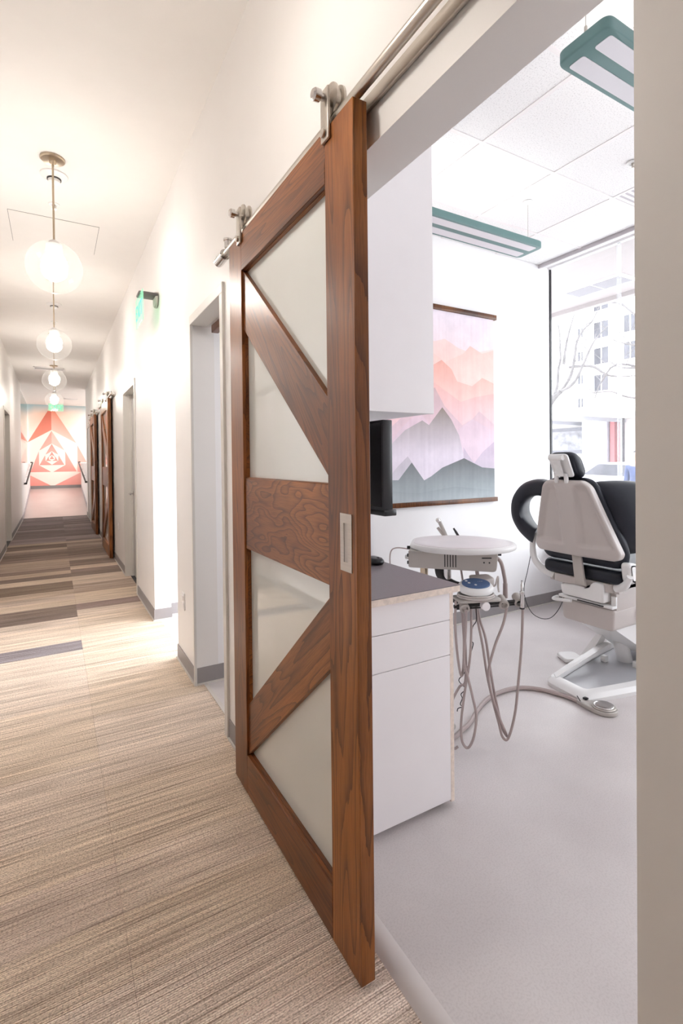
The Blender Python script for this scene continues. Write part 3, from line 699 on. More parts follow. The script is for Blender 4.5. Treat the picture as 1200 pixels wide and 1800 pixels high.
def hangers(t, ys):
    for y in ys:
        h = MB().box(.668, .677, y - .022, y + .022, 2.20 + .095, 2.44, .003)
        hg = h.build('hanger_strap', 'steel', t)
        MB().lathe([(.001, 0), (.012, 0), (.012, .008), (.001, .010)], (.668, y, 2.315), (-1, 0, 0), 14).build('bolt', 'steel', hg)
        MB().lathe([(.001, 0), (.010, 0), (.010, .012), (.017, .014), (.017, .030), (.012, .036), (.001, .036)], (.668, y, 2.415), (-1, 0, 0), 16).build('axle_knob', 'chrome', hg)
        MB().lathe([(.001, -.015), (.047, -.015), (.047, -.009), (.036, -.004), (.036, .004), (.047, .009), (.047, .015), (.001, .015)], (.700, y, 2.411), (1, 0, 0), 28).lathe([(.008, -.03), (.008, .0)], (.700, y, 2.405), (1, 0, 0), 12).build('wheel', 'steel', hg)
hangers(door, (1.235, 1.99))
def make_track(y0, y1, label, posts):
    t = thing('door_track', label, 'door track', (.70, (y0 + y1) / 2, 2.36), 'steel tracks of the sliding doors')
    MB().tube([(.700, y0, 2.360), (.700, y1, 2.360)], .0145, 16).build('track_tube', 'steel', t)
    MB().box(.738, .749, y0 + .05, y1 - .12, 2.336, 2.374, .002).build('backing_bar', 'steel', t)
    MB().lathe([(.001, 0), (.024, 0), (.024, .105), (.001, .105)], (.700, y1 - .06, 2.360), (0, 1, 0), 20).build('end_stop', 'chrome', t)
    for y in posts:
        p = MB().tube([(.705, y, 2.36), (.749, y, 2.36)], .012, 12).build('standoff', 'steel', t)
        MB().lathe([(.001, 0), (.016, 0), (.016, .03), (.020, .032), (.020, .040), (.001, .040)], (.700, y, 2.372), (0, 0, 1), 16).build('cap_nut', 'chrome', p)
make_track(-.6, 2.33, 'long steel rail carrying the big foreground sliding door', (2.225, -.3))
for y, lab, tl in ((7.93, 'nearer of the two distant walnut sliding doors, past the grey door', 'steel rail above the nearer distant sliding door'), (10.72, 'farther of the two distant walnut sliding doors, closest to the mural', 'steel rail above the farther distant sliding door')):
    c = copy_tree(door); c.scale = (1, 1.25, 1); c.location = (c.location.x, y + .52 * 1.25, 0); c['label'] = lab
    make_track(y - .35, y + 1.75, tl, (y - .2, y + 1.6))

# ================================================================== TREATMENT ROOM THINGS
# base cabinet with drawers
t = thing('base_cabinet', 'white drawer cabinet under the grey counter beside the sliding door', 'cabinet', (1.13, 1.80, 0))
FX0, FX1, FY = .895, 1.362, 1.505
MB().box(.895, 1.345, FY + .02, 2.073, .085, .872).build('body', 'white_lam', t, smooth=False)
MB().box(1.363, 1.381, FY + .001, 2.073, .020, .872, .001).build('end_panel', 'ply', t, smooth=False)
MB().box(1.381, 1.3825, FY + .003, 2.071, .022, .870).build('end_panel_face', 'white_lam', t, smooth=False)
MB().box(.895, 1.262, FY + .035, 2.06, 0, .085).build('plinth', 'white_lam', t, smooth=False)
for z0, z1, nm in ((.757, .866, 'drawer_front'), (.617, .7545, 'drawer_front'), (.030, .6145, 'door_front')):
    MB().box(FX0, FX1, FY, FY + .019, z0, z1, .0012, 1).build(nm, 'white_lam', t, smooth=False)
t = thing('counter', 'grey-brown counter with a pale plywood edge beside the tray', 'counter', (1.14, 1.77, .872))
MB().box(.893, 1.392, 1.478, 2.074, .8725, .8970).build('core', 'ply', t, smooth=False)
MB().box(.8932, 1.3918, 1.4782, 2.0738, .8970, .9000).build('laminate_top', 'counter', t, smooth=False)
# upper cabinet
t = thing('upper_cabinet', 'tall white wall cabinet above the black monitor', 'cabinet', (1.13, 1.84, 1.588))
MB().box(.895, 1.366, 1.619, 2.073, 1.590, 2.95).build('body', 'white_lam', t, smooth=False)
MB().box(.895, 1.369, 1.598, 1.618, 1.588, 2.95, .001, 1).build('cabinet_door', 'white_lam', t, smooth=False)
# monitor
t = thing('monitor', 'black flat monitor seen edge-on below the upper cabinet', 'monitor', (1.13, 1.83, 1.2))
MB().box(1.104, 1.150, 1.590, 2.05, 1.195, 1.556, .004).build('casing', 'black', t)
MB().box(1.1025, 1.104, 1.602, 2.04, 1.215, 1.545).build('screen', plain('dark_screen', (.004, .004, .005), .12), t, smooth=False)
MB().box(1.104, 1.162, 1.582, 2.05, 1.180, 1.205, .004).build('lower_bar', 'black', t)
MB().box(1.150, 1.20, 1.92, 1.99, 1.33, 1.40, .01).box(1.17, 1.21, 1.93, 2.073, 1.345, 1.385, .008).build('wall_arm', 'dark', t)
t = thing('computer_mouse', 'small black mouse lying on the grey counter at the door edge', 'computer mouse', (1.335, 1.995, .90))
MB().pad(rpoly([(1.30, 1.94), (1.36, 1.94), (1.365, 2.05), (1.295, 2.05)], .028), lambda a, b, d: (a, b, d), .9004, .928, .014, dome=.006).build('body', 'black', t)
MB().lathe([(.001, -.004), (.009, -.004), (.009, .004), (.001, .004)], (1.33, 1.965, .927), (1, 0, 0), 14).build('wheel', 'dark', t)

# hanging picture
t = thing('wall_hanging', 'cloth wall hanging of layered pink and grey mountains on walnut rods', 'wall hanging', (2.79, 3.135, 1.02))
XLp, XRp, ZB, ZT = 2.208, 3.360, 1.05, 2.635
def xz(a, c, d): return (a, d, c)
for z0, z1 in ((2.618, 2.660), (1.024, 1.062)):
    MB().box(2.196, 3.390, 3.112, 3.1445, z0, z1, .003).build('rod', 'rod', t)
cl = MB(); YP = 3.1255; ly = [0]
def art(pts, cols):
    ly[0] += 1
    cl.poly_col([(x, YP - .00025 * ly[0], z) for x, z in pts], cols)
def lerp3(a, b, k): return tuple(a[i] + (b[i] - a[i]) * max(0, min(1, k)) for i in range(3))
def mount(line, zb, top, bot, zfade):
    """a ridge line filled down to zb, fading from top to bot over zfade metres (watercolour)"""
    pts = []
    for (xa, za), (xb, zb_) in zip(line[:-1], line[1:]):
        n = 8
        for k in range(n): pts.append((xa + (xb - xa) * k / n, za + (zb_ - za) * k / n))
    pts.append(line[-1]); zmax = max(p[1] for p in pts); ly[0] += 1
    vs, cs, fs = [], [], []; M_ = 10
    for x, z in pts:
        for j in range(M_ + 1):
            q = z + (zb - z) * j / M_
            vs.append((x, YP - .00025 * ly[0], q)); cs.append(lerp3(top, bot, (zmax - q) / zfade))
    for i in range(len(pts) - 1):
        for j in range(M_):
            a = i * (M_ + 1) + j; fs.append((a, a + M_ + 1, a + M_ + 2, a + 1))
    cl.add(vs, fs, cs)
cl.box(XLp, XRp, 3.1258, 3.1275, ZB, ZT); cl.c += [S(238, 226, 236)] * 8
mount([(XLp, ZT), (XRp, ZT)], ZB, S(236, 226, 236), S(250, 214, 206), .9)
mount([(XLp, 2.30), (2.45, 2.42), (2.69, 2.359), (2.798, 2.392), (2.944, 2.331), (3.096, 2.30), (XRp, 2.362)], ZB, S(244, 214, 210), S(250, 208, 196), .5)
mount([(XLp, 2.16), (2.6, 2.30), (2.80, 2.20), (3.003, 2.288), (3.08, 2.362), (3.22, 2.309), (XRp, 2.35)], ZB, S(240, 200, 191), S(252, 216, 208), .32)
mount([(XLp, 2.0), (2.50, 2.08), (2.688, 2.175), (2.762, 2.214), (2.868, 2.147), (2.93, 2.05), (3.10, 2.02), (3.22, 2.10), (XRp, 2.06)], ZB, S(234, 174, 160), S(250, 210, 203), .34)
mount([(XLp, 1.90), (2.45, 2.04), (2.688, 2.02), (2.83, 1.95), (2.969, 1.88), (3.14, 1.93), (XRp, 1.97)], ZB, S(236, 186, 178), S(244, 208, 212), .35)
mount([(XLp, 1.62), (2.43, 1.79), (2.60, 1.92), (2.686, 1.985), (2.792, 1.834), (2.982, 1.686), (3.10, 1.74), (3.18, 1.81), (XRp, 1.70)], ZB, S(206, 176, 178), S(232, 206, 216), .42)
mount([(XLp, 1.50), (2.36, 1.66), (2.52, 1.78), (2.66, 1.66), (2.90, 1.62), (3.10, 1.74), (XRp, 1.64)], ZB, S(222, 196, 206), S(228, 208, 220), .3)
mount([(XLp, 1.485), (2.381, 1.630), (2.554, 1.712), (2.622, 1.676), (2.764, 1.826), (2.86, 1.73), (2.945, 1.60), (2.994, 1.439), (3.116, 1.359), (3.22, 1.46), (XRp, 1.531)], ZB, S(142, 130, 120), S(226, 216, 228), .40)
mount([(2.994, 1.50), (3.06, 1.42), (3.116, 1.362), (3.22, 1.46), (XRp, 1.55)], ZB, S(204, 186, 204), S(214, 204, 216), .3)
mount([(XLp, 1.25), (2.30, 1.34), (2.404, 1.425), (2.567, 1.231), (2.70, 1.25), (2.9, 1.30), (3.1, 1.31), (XRp, 1.32)], ZB, S(198, 190, 200), S(226, 222, 232), .3)
mount([(XLp, 1.242), (2.312, 1.240), (2.443, 1.376), (2.567, 1.231), (2.64, 1.262), (2.758, 1.33), (3.0, 1.406), (3.21, 1.325), (XRp, 1.313)], ZB, S(112, 114, 116), S(180, 190, 194), .36)
mount([(XLp, 1.16), (2.5, 1.13), (2.9, 1.17), (XRp, 1.12)], ZB, S(152, 160, 164), S(192, 202, 206), .16)
cl.build('cloth', 'cloth', t, smooth=False)

# suspended ceiling lights
def fixture(x0, x1, y0, y1, wires, lab):
    z0, z1 = 2.860, 2.905; xc, yc = (x0 + x1) / 2, (y0 + y1) / 2
    t = thing('suspended_light', lab, 'ceiling light', (xc, yc, z0), 'teal suspended lights of the treatment room')
    MB().pad(rpoly([(x0, y0), (x1, y0), (x1, y1), (x0, y1)], .035, 6), lambda a, b, d: (a, b, d), z0, z1, .008, 3).build('housing', 'teal', t)
    w = (y1 - y0)
    for ya, yb in ((y0 + w * .09, y0 + w * .40), (y0 + w * .60, y0 + w * .91)):
        MB().prism(rpoly([(x0 + .045, ya), (x1 - .045, ya), (x1 - .045, yb), (x0 + .045, yb)], .012, 4), lambda a, b, d: (a, b, d), z0 - .002, z0 + .004).build('diffuser', 'diff', t, smooth=False)
    MB().box(x0 + .08, x1 - .08, yc - .05, yc + .05, z1 - .001, z1 + .006).build('uplight', 'uplight', t, smooth=False)
    for x in wires:
        w_ = MB().tube([(x, yc, z1), (x, yc, ZR - .004)], .0016, 6).lathe([(.001, 0), (.006, 0), (.006, .035), (.0025, .040), (.001, .04)], (x, yc, z1), (0, 0, 1), 10)
        wo = w_.build('wire', 'steel', t)
        MB().lathe([(.001, 0), (.033, 0), (.030, -.006), (.010, -.010), (.006, -.022), (.001, -.022)], (x, yc, ZR - .0005), (0, 0, 1), 22).build('ceiling_cup', 'white_gloss', wo)
fixture(1.755, 2.965, 2.300, 2.505, (1.80, 2.935), 'teal twin-panel suspended light farther from the door, above the wall hanging')
fixture(1.640, 2.85, 1.010, 1.210, (1.668, 2.80), 'teal twin-panel suspended light nearest the door, cut by the right wall')
# square diffuser
t = thing('air_diffuser', 'white perforated air diffuser set in the tiled ceiling', 'air vent', (3.71, 1.77, ZR))
MB().box(3.433, 3.977, 1.463, 2.077, ZR + .003, ZR + .014).build('plate', plain('perforated_plate', (.50, .47, .50), .6), t, smooth=False)
for k in range(15):
    y = 1.49 + k * .0405
    MB().box(3.44, 3.97, y - .011, y + .011, ZR + .0005, ZR + .004).build('blade', 'tbar', t, smooth=False)

# ------------------------------------------------------------------ dental tray cart (turned 44 degrees)
E1 = Vector((.72, -.694, 0)); E2 = Vector((.694, .72, 0)); CC = Vector((1.80, 1.925, 0))
def cp(a, b, z): q = CC + E1 * a + E2 * b; return (q.x, q.y, z)
t = thing('tray_cart', 'white oval instrument tray on a metal post with hanging hoses', 'dental cart', (1.72, 1.90, 0))
out_ = [(-.235, -.10)] + [(.275 * math.sin(a) if a > 0 else .235 * math.sin(a), 0) for a in []]
oval = []
for k in range(48):
    a = 2 * PI * k / 48; x = (.290 if math.cos(a) > 0 else .255) * math.cos(a); y = .230 * math.sin(a)
    oval.append((max(x, -.238 - .0 * y), y))
MB().pad(oval, lambda a, b, d: cp(a, b, d), .944, .972, .012, 4).build('tray', 'white_gloss', t)
MB().pad([(a * .93, b * .90) for a, b in oval], lambda a, b, d: cp(a, b, d), .9722, .9735, .0006, 2).build('tray_mat', plain('pale_tray_mat', (.74, .70, .71), .3), t)
bx = MB().pad(rpoly([(-.238, .862), (.170, .855), (.185, .862), (.190, .944), (-.238, .944)], [.01, .01, .03, .004, .004]), lambda a, b, d: cp(a, d, b), -.155, .12, .006, 3)
bo = bx.build('control_box', 'grey_beige', t)
for k in range(5): MB().pad([(-.062 + k * .013, .872), (-.057 + k * .013, .872), (-.057 + k * .013, .936), (-.062 + k * .013, .936)], lambda a, b, d: cp(a, d, b), -.1565, -.150, .0004, 1, (.5,)).build('slot', 'dark', bo, smooth=False)
MB().pad([(.115, .918), (.160, .920), (.160, .926), (.115, .924)], lambda a, b, d: cp(a, d, b), -.1565, -.15, .0004, 1, (.5,)).build('slot', 'dark', bo, smooth=False)
for a in (.125, .150): MB().lathe([(.001, 0), (.004, 0), (.004, .002), (.001, .002)], cp(a, -.155, .90), tuple(-E2), 10).build('screw', 'dark', bo)
for z in (.945, .905, .868): MB().lathe([(.001, 0), (.009, 0), (.009, .016), (.001, .016)], cp(-.238, -.06, z), tuple(-E1), 12).build('foot_button', 'black', bo)
MB().lathe([(.001, 0), (.010, 0), (.010, .018), (.001, .018)], cp(.19, -.10, .935), tuple(E1), 12).build('foot_button', 'black', bo)
MB().lathe([(.001, 0), (.012, 0), (.014, .01), (.010, .03), (.001, .03)], cp(-.24, -.02, .888), tuple(-E1), 14).build('side_knob', 'white_gloss', bo)
# post, second tube, foot
MB().tube([(1.705, 1.905, .05), (1.705, 1.905, .862)], .0225, 16).build('post', 'chrome', t)
MB().tube([(1.655, 2.02, .62), (1.655, 2.02, .862)], .020, 14).tube([(1.67, 2.03, .62), (1.67, 2.03, .862)], .012, 12).build('side_post', 'brass', t)
MB().tube([(1.675, 1.93, .868), (1.68, 1.925, .82), (1.70, 1.905, .79), (1.735, 1.87, .765), (1.78, 1.83, .755)], .022, 12, 5).build('black_conduit', 'dark', t)
ft = MB().box(1.42, 1.725, 1.86, 1.95, .045, .075, .012).box(1.53, 1.62, 1.80, 2.13, .045, .075, .012)
fo = ft.build('foot', 'grey_beige', t)
for x, y in ((1.70, 1.90), (1.575, 2.10), (1.575, 1.83), (1.45, 1.90)):
    MB().lathe([(.001, -.012), (.026, -.012), (.028, 0), (.026, .012), (.001, .012)], (x, y, .028), (0, 1, 0), 16).build('caster', 'dark', fo)
# holder arm with plate and three holders
ha = MB().tube([(1.612, 1.752, .708), (1.735, 1.700, .713), (1.925, 1.632, .716)], .009, 10).tube([(1.705, 1.905, .70), (1.70, 1.80, .705), (1.69, 1.725, .710)], .013, 10).tube([(1.62, 1.755, .694), (1.74, 1.702, .697), (1.90, 1.645, .70)], .004, 8)
hb = ha.build('holder_arm', 'dark', t)
MB().pad(rpoly([(-.10, -.055), (.105, -.055), (.115, .06), (-.10, .06)], .02), lambda a, b, d: (1.718 + .938 * a + .345 * b, 1.718 - .345 * a + .938 * b, d), .733, .745, .004, 3).build('shelf_plate', 'grey_beige', t)
dn = Vector((-.42, -.70, -.28)).normalized()
for c in ((1.655, 1.735, .712), (1.845, 1.672, .716), (1.922, 1.646, .720)):
    c = Vector(c)
    MB().lathe([(.012, -.030), (.020, -.030), (.024, .030), (.016, .032), (.012, .020)], c, dn, 18).build('handpiece_holder', 'grey_beige', t)
MB().lathe([(.001, -.03), (.014, -.03), (.020, -.005), (.021, .014), (.018, .020), (.001, .021)], (1.725, 1.668, .715), (-.42, -.88, .1), 22).build('water_knob', 'white_lam', t)
# hoses
HS = [
 [(1.903, 1.606, .726), (1.91, 1.607, .677), (1.905, 1.612, .51), (1.893, 1.621, .336), (1.88, 1.632, .182), (1.854, 1.65, .066), (1.834, 1.667, .071), (1.823, 1.679, .134), (1.803, 1.696, .237), (1.784, 1.714, .361), (1.771, 1.728, .499), (1.758, 1.742, .603), (1.749, 1.752, .70)],
 [(1.825, 1.628, .698), (1.816, 1.642, .621), (1.785, 1.668, .509), (1.766, 1.687, .389), (1.783, 1.685, .281), (1.817, 1.674, .173), (1.852, 1.662, .086), (1.862, 1.668, .068), (1.846, 1.681, .110), (1.822, 1.70, .253), (1.806, 1.716, .39), (1.795, 1.732, .529), (1.777, 1.751, .618), (1.77, 1.763, .70)],
 [(1.639, 1.701, .703), (1.639, 1.705, .6), (1.633, 1.712, .464), (1.65, 1.706, .387), (1.672, 1.697, .29), (1.689, 1.692, .199), (1.682, 1.7, .102), (1.661, 1.717, .045), (1.641, 1.734, .07), (1.64, 1.741, .15), (1.657, 1.738, .277), (1.686, 1.729, .447), (1.698, 1.729, .582), (1.702, 1.733, .69)],
 [(1.619, 1.747, .735), (1.621, 1.755, .623), (1.633, 1.755, .483), (1.652, 1.752, .376), (1.668, 1.753, .407), (1.679, 1.758, .542), (1.677, 1.77, .69)],
 [(1.639, 1.761, .036), (1.620, 1.772, .03), (1.60, 1.785, .099), (1.614, 1.778, .237), (1.649, 1.759, .319), (1.673, 1.745, .346), (1.69, 1.76, .50), (1.70, 1.79, .68)]]
for h in HS: MB().tube(h, .0062, 8, 5).build('hose', 'hose', t)
MB().tube([(1.90, 1.775, .914), (1.935, 1.762, .880), (1.950, 1.753, .808), (1.954, 1.751, .772), (1.954, 1.75, .762)], .0095, 10, 5).tube([(1.954, 1.751, .772), (1.953, 1.75, .700)], [.0115, .0125], 12).build('suction_hose', 'hose', t)
MB().tube([(1.737, 1.735, .70), (1.737, 1.735, .626), (1.722, 1.744, .595), (1.715, 1.747, .532), (1.723, 1.742, .515), (1.711, 1.749, .463), (1.707, 1.75, .428), (1.682, 1.764, .372), (1.66, 1.775, .34), (1.688, 1.76, .300), (1.669, 1.77, .275), (1.674, 1.767, .254), (1.665, 1.772, .226), (1.676, 1.767, .214), (1.656, 1.777, .206), (1.652, 1.779, .192)], .0022, 6, 5).build('black_lead', 'black', t)
MB().tube([cp(-.245, -.05, .935), cp(-.31, -.03, .936), cp(-.345, 0, .915), cp(-.355, .01, .87), cp(-.352, .02, .80)], .0035, 6, 5).build('side_lead', 'hose', t)
for a, c in ((1.74, 1.84), (1.80, 1.80), (1.84, 1.83)): MB().tube([(a, c, .86), (a - .004, c - .02, .78), (a - .03, c - .06, .70)], .005, 6, 4).build('short_hose', 'hose', t)
# instruments: separate things
h = thing('handpiece', 'steel handpiece standing upright in the holder at the right end', 'dental handpiece', (1.905, 1.607, .70))
MB().lathe([(.001, -.012), (.0095, -.012), (.0095, .050), (.0110, .052), (.0110, .066), (.0065, .070), (.0065, .100), (.0045, .103), (.0045, .118), (.001, .118)], (1.905, 1.6065, .704), (0, 0, 1), 18).build('body', 'chrome', h)
MB().lathe([(.0115, -.016), (.0115, -.010)], (1.905, 1.6065, .704), (0, 0, 1), 18).build('collar', 'dark', h)
h = thing('handpiece', 'white-grey air syringe poking up behind the oval tray', 'dental handpiece', cp(-.09, .26, .95))
MB().tube([cp(-.055, .25, .93), cp(-.085, .25, 1.0), cp(-.105, .25, 1.045)], .011, 10, 4).tube([cp(-.078, .252, .96), cp(-.115, .25, 1.01)], .008, 8).build('body', 'grey_beige', h)
MB().lathe([(.001, 0), (.012, 0), (.014, .014), (.008, .022), (.001, .022)], cp(-.107, .25, 1.043), (-.3, .3, .8), 14).build('head', 'chrome', h)
h = thing('handpiece', 'thin black-tipped instrument poking up behind the oval tray', 'dental handpiece', cp(-.01, .26, .95))
MB().tube([cp(0.02, .25, .93), cp(-.012, .25, .985), cp(-.026, .25, 1.008)], [.007, .007, .005], 8).build('body', 'black', h)
MB().lathe([(.001, 0), (.008, 0), (.008, .012), (.001, .012)], cp(.02, .25, .925), (-.4, .3, .8), 12).build('collar', 'steel', h)
# scaler unit
t = thing('scaler_unit', 'round white tabletop device with a blue oval control panel', 'dental device', (1.718, 1.718, .745))
Cs = Vector((1.718, 1.718, 0)); S1 = Vector((.938, -.345, 0)); S2 = Vector((.345, .938, 0))
sp = lambda a, b, z: tuple(Cs + S1 * a + S2 * b + Vector((0, 0, z)))
ell = [(.085 * math.cos(2 * PI * k / 40), .066 * math.sin(2 * PI * k / 40)) for k in range(40)]
tilt = lambda a, b, d: sp(a, b, d + .008 + b * .22)
bd = MB().pad(ell, tilt, .764, .800, .016, 5, dome=.004).build('housing', 'white_gloss', t)
e2 = [(a * .80, b * .76) for a, b in ell]
pn = MB().pad(e2, lambda a, b, d: tilt(a, b - .002, d), .799, .8065, .002, 3, dome=.003).build('control_panel', 'blue', t)
for a, b in ((-.040, .018), (-.035, -.004), (-.012, -.026)):
    q = tilt(a, b, .8075); MB().lathe([(.001, 0), (.0065, 0), (.006, .0022), (.001, .0022)], q, (-.1, -.2, 1), 14).build('button', 'white_gloss', pn)
for k in range(3): MB().box(*(lambda q: (q[0] - .003, q[0] + .003, q[1] - .004, q[1] + .004, q[2], q[2] + .0012))(tilt(.012 + .010 * k, .006, .8078))).build('display_mark', 'beige', pn, smooth=False)
MB().pad(rpoly([(.01, .01), (.115, .03), (.105, .085), (.0, .085)], .015), lambda a, b, d: tilt(a, b, d), .768, .806, .006, 3).build('rear_block', 'beige', t)
for k, (rr, z) in enumerate(((.083, .7485), (.087, .7525), (.081, .757), (.085, .7615))):
    MB().tube([sp(rr * math.cos(2 * PI * j / 28), rr * .80 * math.sin(2 * PI * j / 28), z) for j in range(29)], .0038, 7).build('coiled_lead', 'beige', t)
MB().tube([sp(.075, .01, .79), sp(.098, 0, .795), sp(.104, -.01, .83), sp(.112, -.005, .835), sp(.114, 0, .79), sp(.11, -.015, .768)], .0045, 7, 5).build('lead_plug', 'beige', t)

# foot control with its hose
t = thing('foot_control', 'round steel foot pedal at the end of a mauve floor hose', 'foot pedal', (2.60, 1.66, 0))
dA = Vector((.30, -.95, 0)).normalized(); dB = Vector((.95, .30, 0)).normalized(); PC = Vector((2.598, 1.645, 0))
fp = lambda a, b, d: tuple(PC + dA * a + dB * b + Vector((0, 0, d)))
tear = []
for k in range(40):
    a = 2 * PI * k / 40; x = .072 * math.cos(a); y = .066 * math.sin(a)
    if x < 0: x *= 1.95; y *= (1 - .52 * min(1, -x / .14) ** 1.2)
    tear.append((x, y))
MB().pad(tear, fp, .002, .026, .006, 3).build('housing', 'grey_beige', t)
circ = lambda r, n=36: [(r * math.cos(2 * PI * k / n) + .002, r * math.sin(2 * PI * k / n)) for k in range(n)]
MB().pad(circ(.061), fp, .026, .034, .004, 3).build('rim', 'nickel', t)
MB().pad(circ(.052), fp, .034, .040, .003, 3, dome=.004).build('disc', 'chrome', t)
MB().box(*(lambda q: (q[0] - .012, q[0] + .012, q[1] - .012, q[1] + .012, .026, .036))(fp(-.10, .03, 0)), .003).build('selector', 'black', t)
MB().tube([fp(-.115, -.012, .024), fp(-.13, -.022, .055)], .0025, 6).build('switch_lever', 'black', t)
FH = [fp(-.13, 0, .012), (2.55, 1.85, .012), (2.50, 1.98, .011), (2.411, 2.059, .011), (2.29, 2.08, .011), (2.15, 2.06, .011), (1.99, 1.99, .011), (1.87, 1.92, .011), (1.775, 1.885, .011), (1.70, 1.86, .012), (1.62, 1.85, .03)]
MB().tube(FH, .0105, 8, 6).build('floor_hose', 'hose', t)
MB().tube([(p[0] + .016, p[1] + .014, p[2] - .002) for p in FH], .0085, 8, 6).build('floor_hose', 'hose', t)

# ------------------------------------------------------------------ treatment chair
CX, CYc = 2.95, 1.95
t = thing('treatment_chair', 'black and white reclining dental chair facing the window, seen from behind', 'dental chair', (CX, CYc, 0))
bkx = lambda z: 2.768 - (z - .78) * .19
# back shell
def fback(a, b, d): return (bkx(b) + d + (a * a) * .35, CYc + a, b)
sst = lambda e0, e1, x: (lambda q: q * q * (3 - 2 * q))(max(0, min(1, (x - e0) / (e1 - e0))))
def shell_half(z):
    w_ = .150 + (.290 - .150) * min(1, (1.264 - z) / (1.264 - .845)); r_ = .055
    d_ = 1.264 - z
    if d_ < r_: w_ -= r_ - math.sqrt(max(0, r_ * r_ - (r_ - d_) ** 2))
    d_ = z - .795
    if d_ < .05: w_ -= .05 - math.sqrt(max(0, .0025 - (.05 - d_) ** 2))
    return w_
rows = []; NZ, NA = 60, 56
for i in range(NZ + 1):
    q = i / NZ; z = .795 + (1.264 - .795) * (.5 - .5 * math.cos(PI * q)); hw = shell_half(z); back, front = [], []
    for j in range(NA + 1):
        a = -hw * math.cos(PI * j / NA)
        edge = min(hw - abs(a), (1.264 - z), (z - .795)); rr = .016
        e_ = rr - math.sqrt(max(0, rr * rr - max(0, rr - edge) ** 2))
        lobe = sst(.054, .074, abs(a)) * sst(.850, .875, z - abs(a) * .04) * (1 - sst(1.20, 1.245, z)) * sst(.012, .05, hw - abs(a))
        back.append(fback(a, z, e_ + .027 * lobe)); front.append(fback(a, z, .048))
    rows.append(back + front[::-1])
MB().loft(rows).build('back_shell', 'beige', t, angle=75)
cu = rpoly([(-.155, 1.280), (.155, 1.280), (.305, .85), (.27, .74), (-.27, .74), (-.305, .85)], [.07, .07, .08, .06, .06, .08], 6)
MB().pad(cu, fback, .049, .115, .034, 5, dome=.01).build('back_cushion', 'vinyl_black', t, angle=60)
# wrap-round armrest slings
def sling(s):
    P = catmull([(.130, 1.185, .10), (.22, 1.205, .14), (.325, 1.180, .17), (.405, 1.105, .185), (.428, 1.01, .18), (.395, .935, .16), (.335, .885, .12), (.300, .870, .09)], 5)
    ka, kb, kw = (.86, .44, 1.75) if s > 0 else (.93, .36, 2.1)
    ky = 1.0 if s > 0 else .56
    rings = []
    for i, p in enumerate(P):
        q0 = P[max(i - 1, 0)]; q1 = P[min(i + 1, len(P) - 1)]
        tx, tz = q1[0] - q0[0], q1[1] - q0[1]; L = math.hypot(tx, tz); nx, nz = tz / L, -tx / L
        w = p[2] * kw; th = .056
        ring = []
        for k in range(16):
            a = 2 * PI * k / 16; ca, sa = math.cos(a), math.sin(a)
            ux = (abs(ca) ** .6) * (1 if ca > 0 else -1); un = (abs(sa) ** .6) * (1 if sa > 0 else -1)
            xx = bkx(p[1]) + (.035 if s > 0 else .098) + (w / 2 + ux * w / 2) * ka; fl_ = (w / 2 + ux * w / 2) * kb
            ring.append((xx, CYc + s * (p[0] * ky + fl_ + nx * un * th), p[1] + nz * un * th))
        rings.append(ring)
    return MB().loft(rings)
sling(1).build('arm_sling', 'vinyl_black', t, angle=60); sling(-1).build('arm_sling', 'vinyl_black', t, angle=60)
# headrest
hx = lambda z: 2.685 - (z - 1.285) * .50
fh = lambda a, b, d: (hx(b) + d, CYc - .005 + a, b)
MB().pad(rpoly([(-.066, 1.424), (.066, 1.424), (.066, 1.284), (-.066, 1.284)], .022, 5), fh, 0, .018, .006, 3).build('headrest_plate', 'white_gloss', t)
MB().pad(rpoly([(-.085, 1.436), (.085, 1.436), (.09, 1.275), (-.09, 1.275)], .05, 6), fh, .019, .12, .045, 5, dome=.008).build('headrest_pad', 'vinyl_black', t, angle=60)
hm = MB().tube([fh(-.046, 1.402, -.012), fh(.046, 1.402, -.012)], .017, 14)
hm.loft([[fh(a, 1.402, d) for a, d in ((-.020, -.012), (.020, -.012), (.020, -.026), (-.020, -.026))], [(hx(1.30) - .012 + d, CYc + a, 1.290) for a, d in ((-.024, -.002), (.024, -.002), (.024, -.018), (-.024, -.018))]])
hm.build('headrest_hinge', 'white_gloss', t)
for s in (-1, 1): MB().tube([(bkx(1.25) + .004, CYc + .008 + s * .034, 1.250), (hx(1.3) - .012, CYc + .004 + s * .034, 1.305)], .013, 12).build('headrest_post', 'white_gloss', t)
# seat and leg pad
seat = rpoly([(2.835, -.20), (2.84, -.275), (3.40, -.285), (4.02, -.19), (4.06, 0), (4.02, .19), (3.40, .285), (2.84, .275), (2.835, .20)], [.03, .07, .1, .09, .09, .09, .1, .07, .03], 5)
MB().pad(seat, lambda a, b, d: (a, CYc + b, d + (max(0, a - 3.5) * .12)), .645, .730, .032, 5, dome=.006).build('seat_cushion', 'vinyl_black', t, angle=60)
MB().pad(rpoly([(2.85, -.20), (3.55, -.20), (3.55, .20), (2.85, .20)], .03), lambda a, b, d: (a, CYc + b, d), .590, .644, .008, 3).build('seat_frame', 'beige', t)
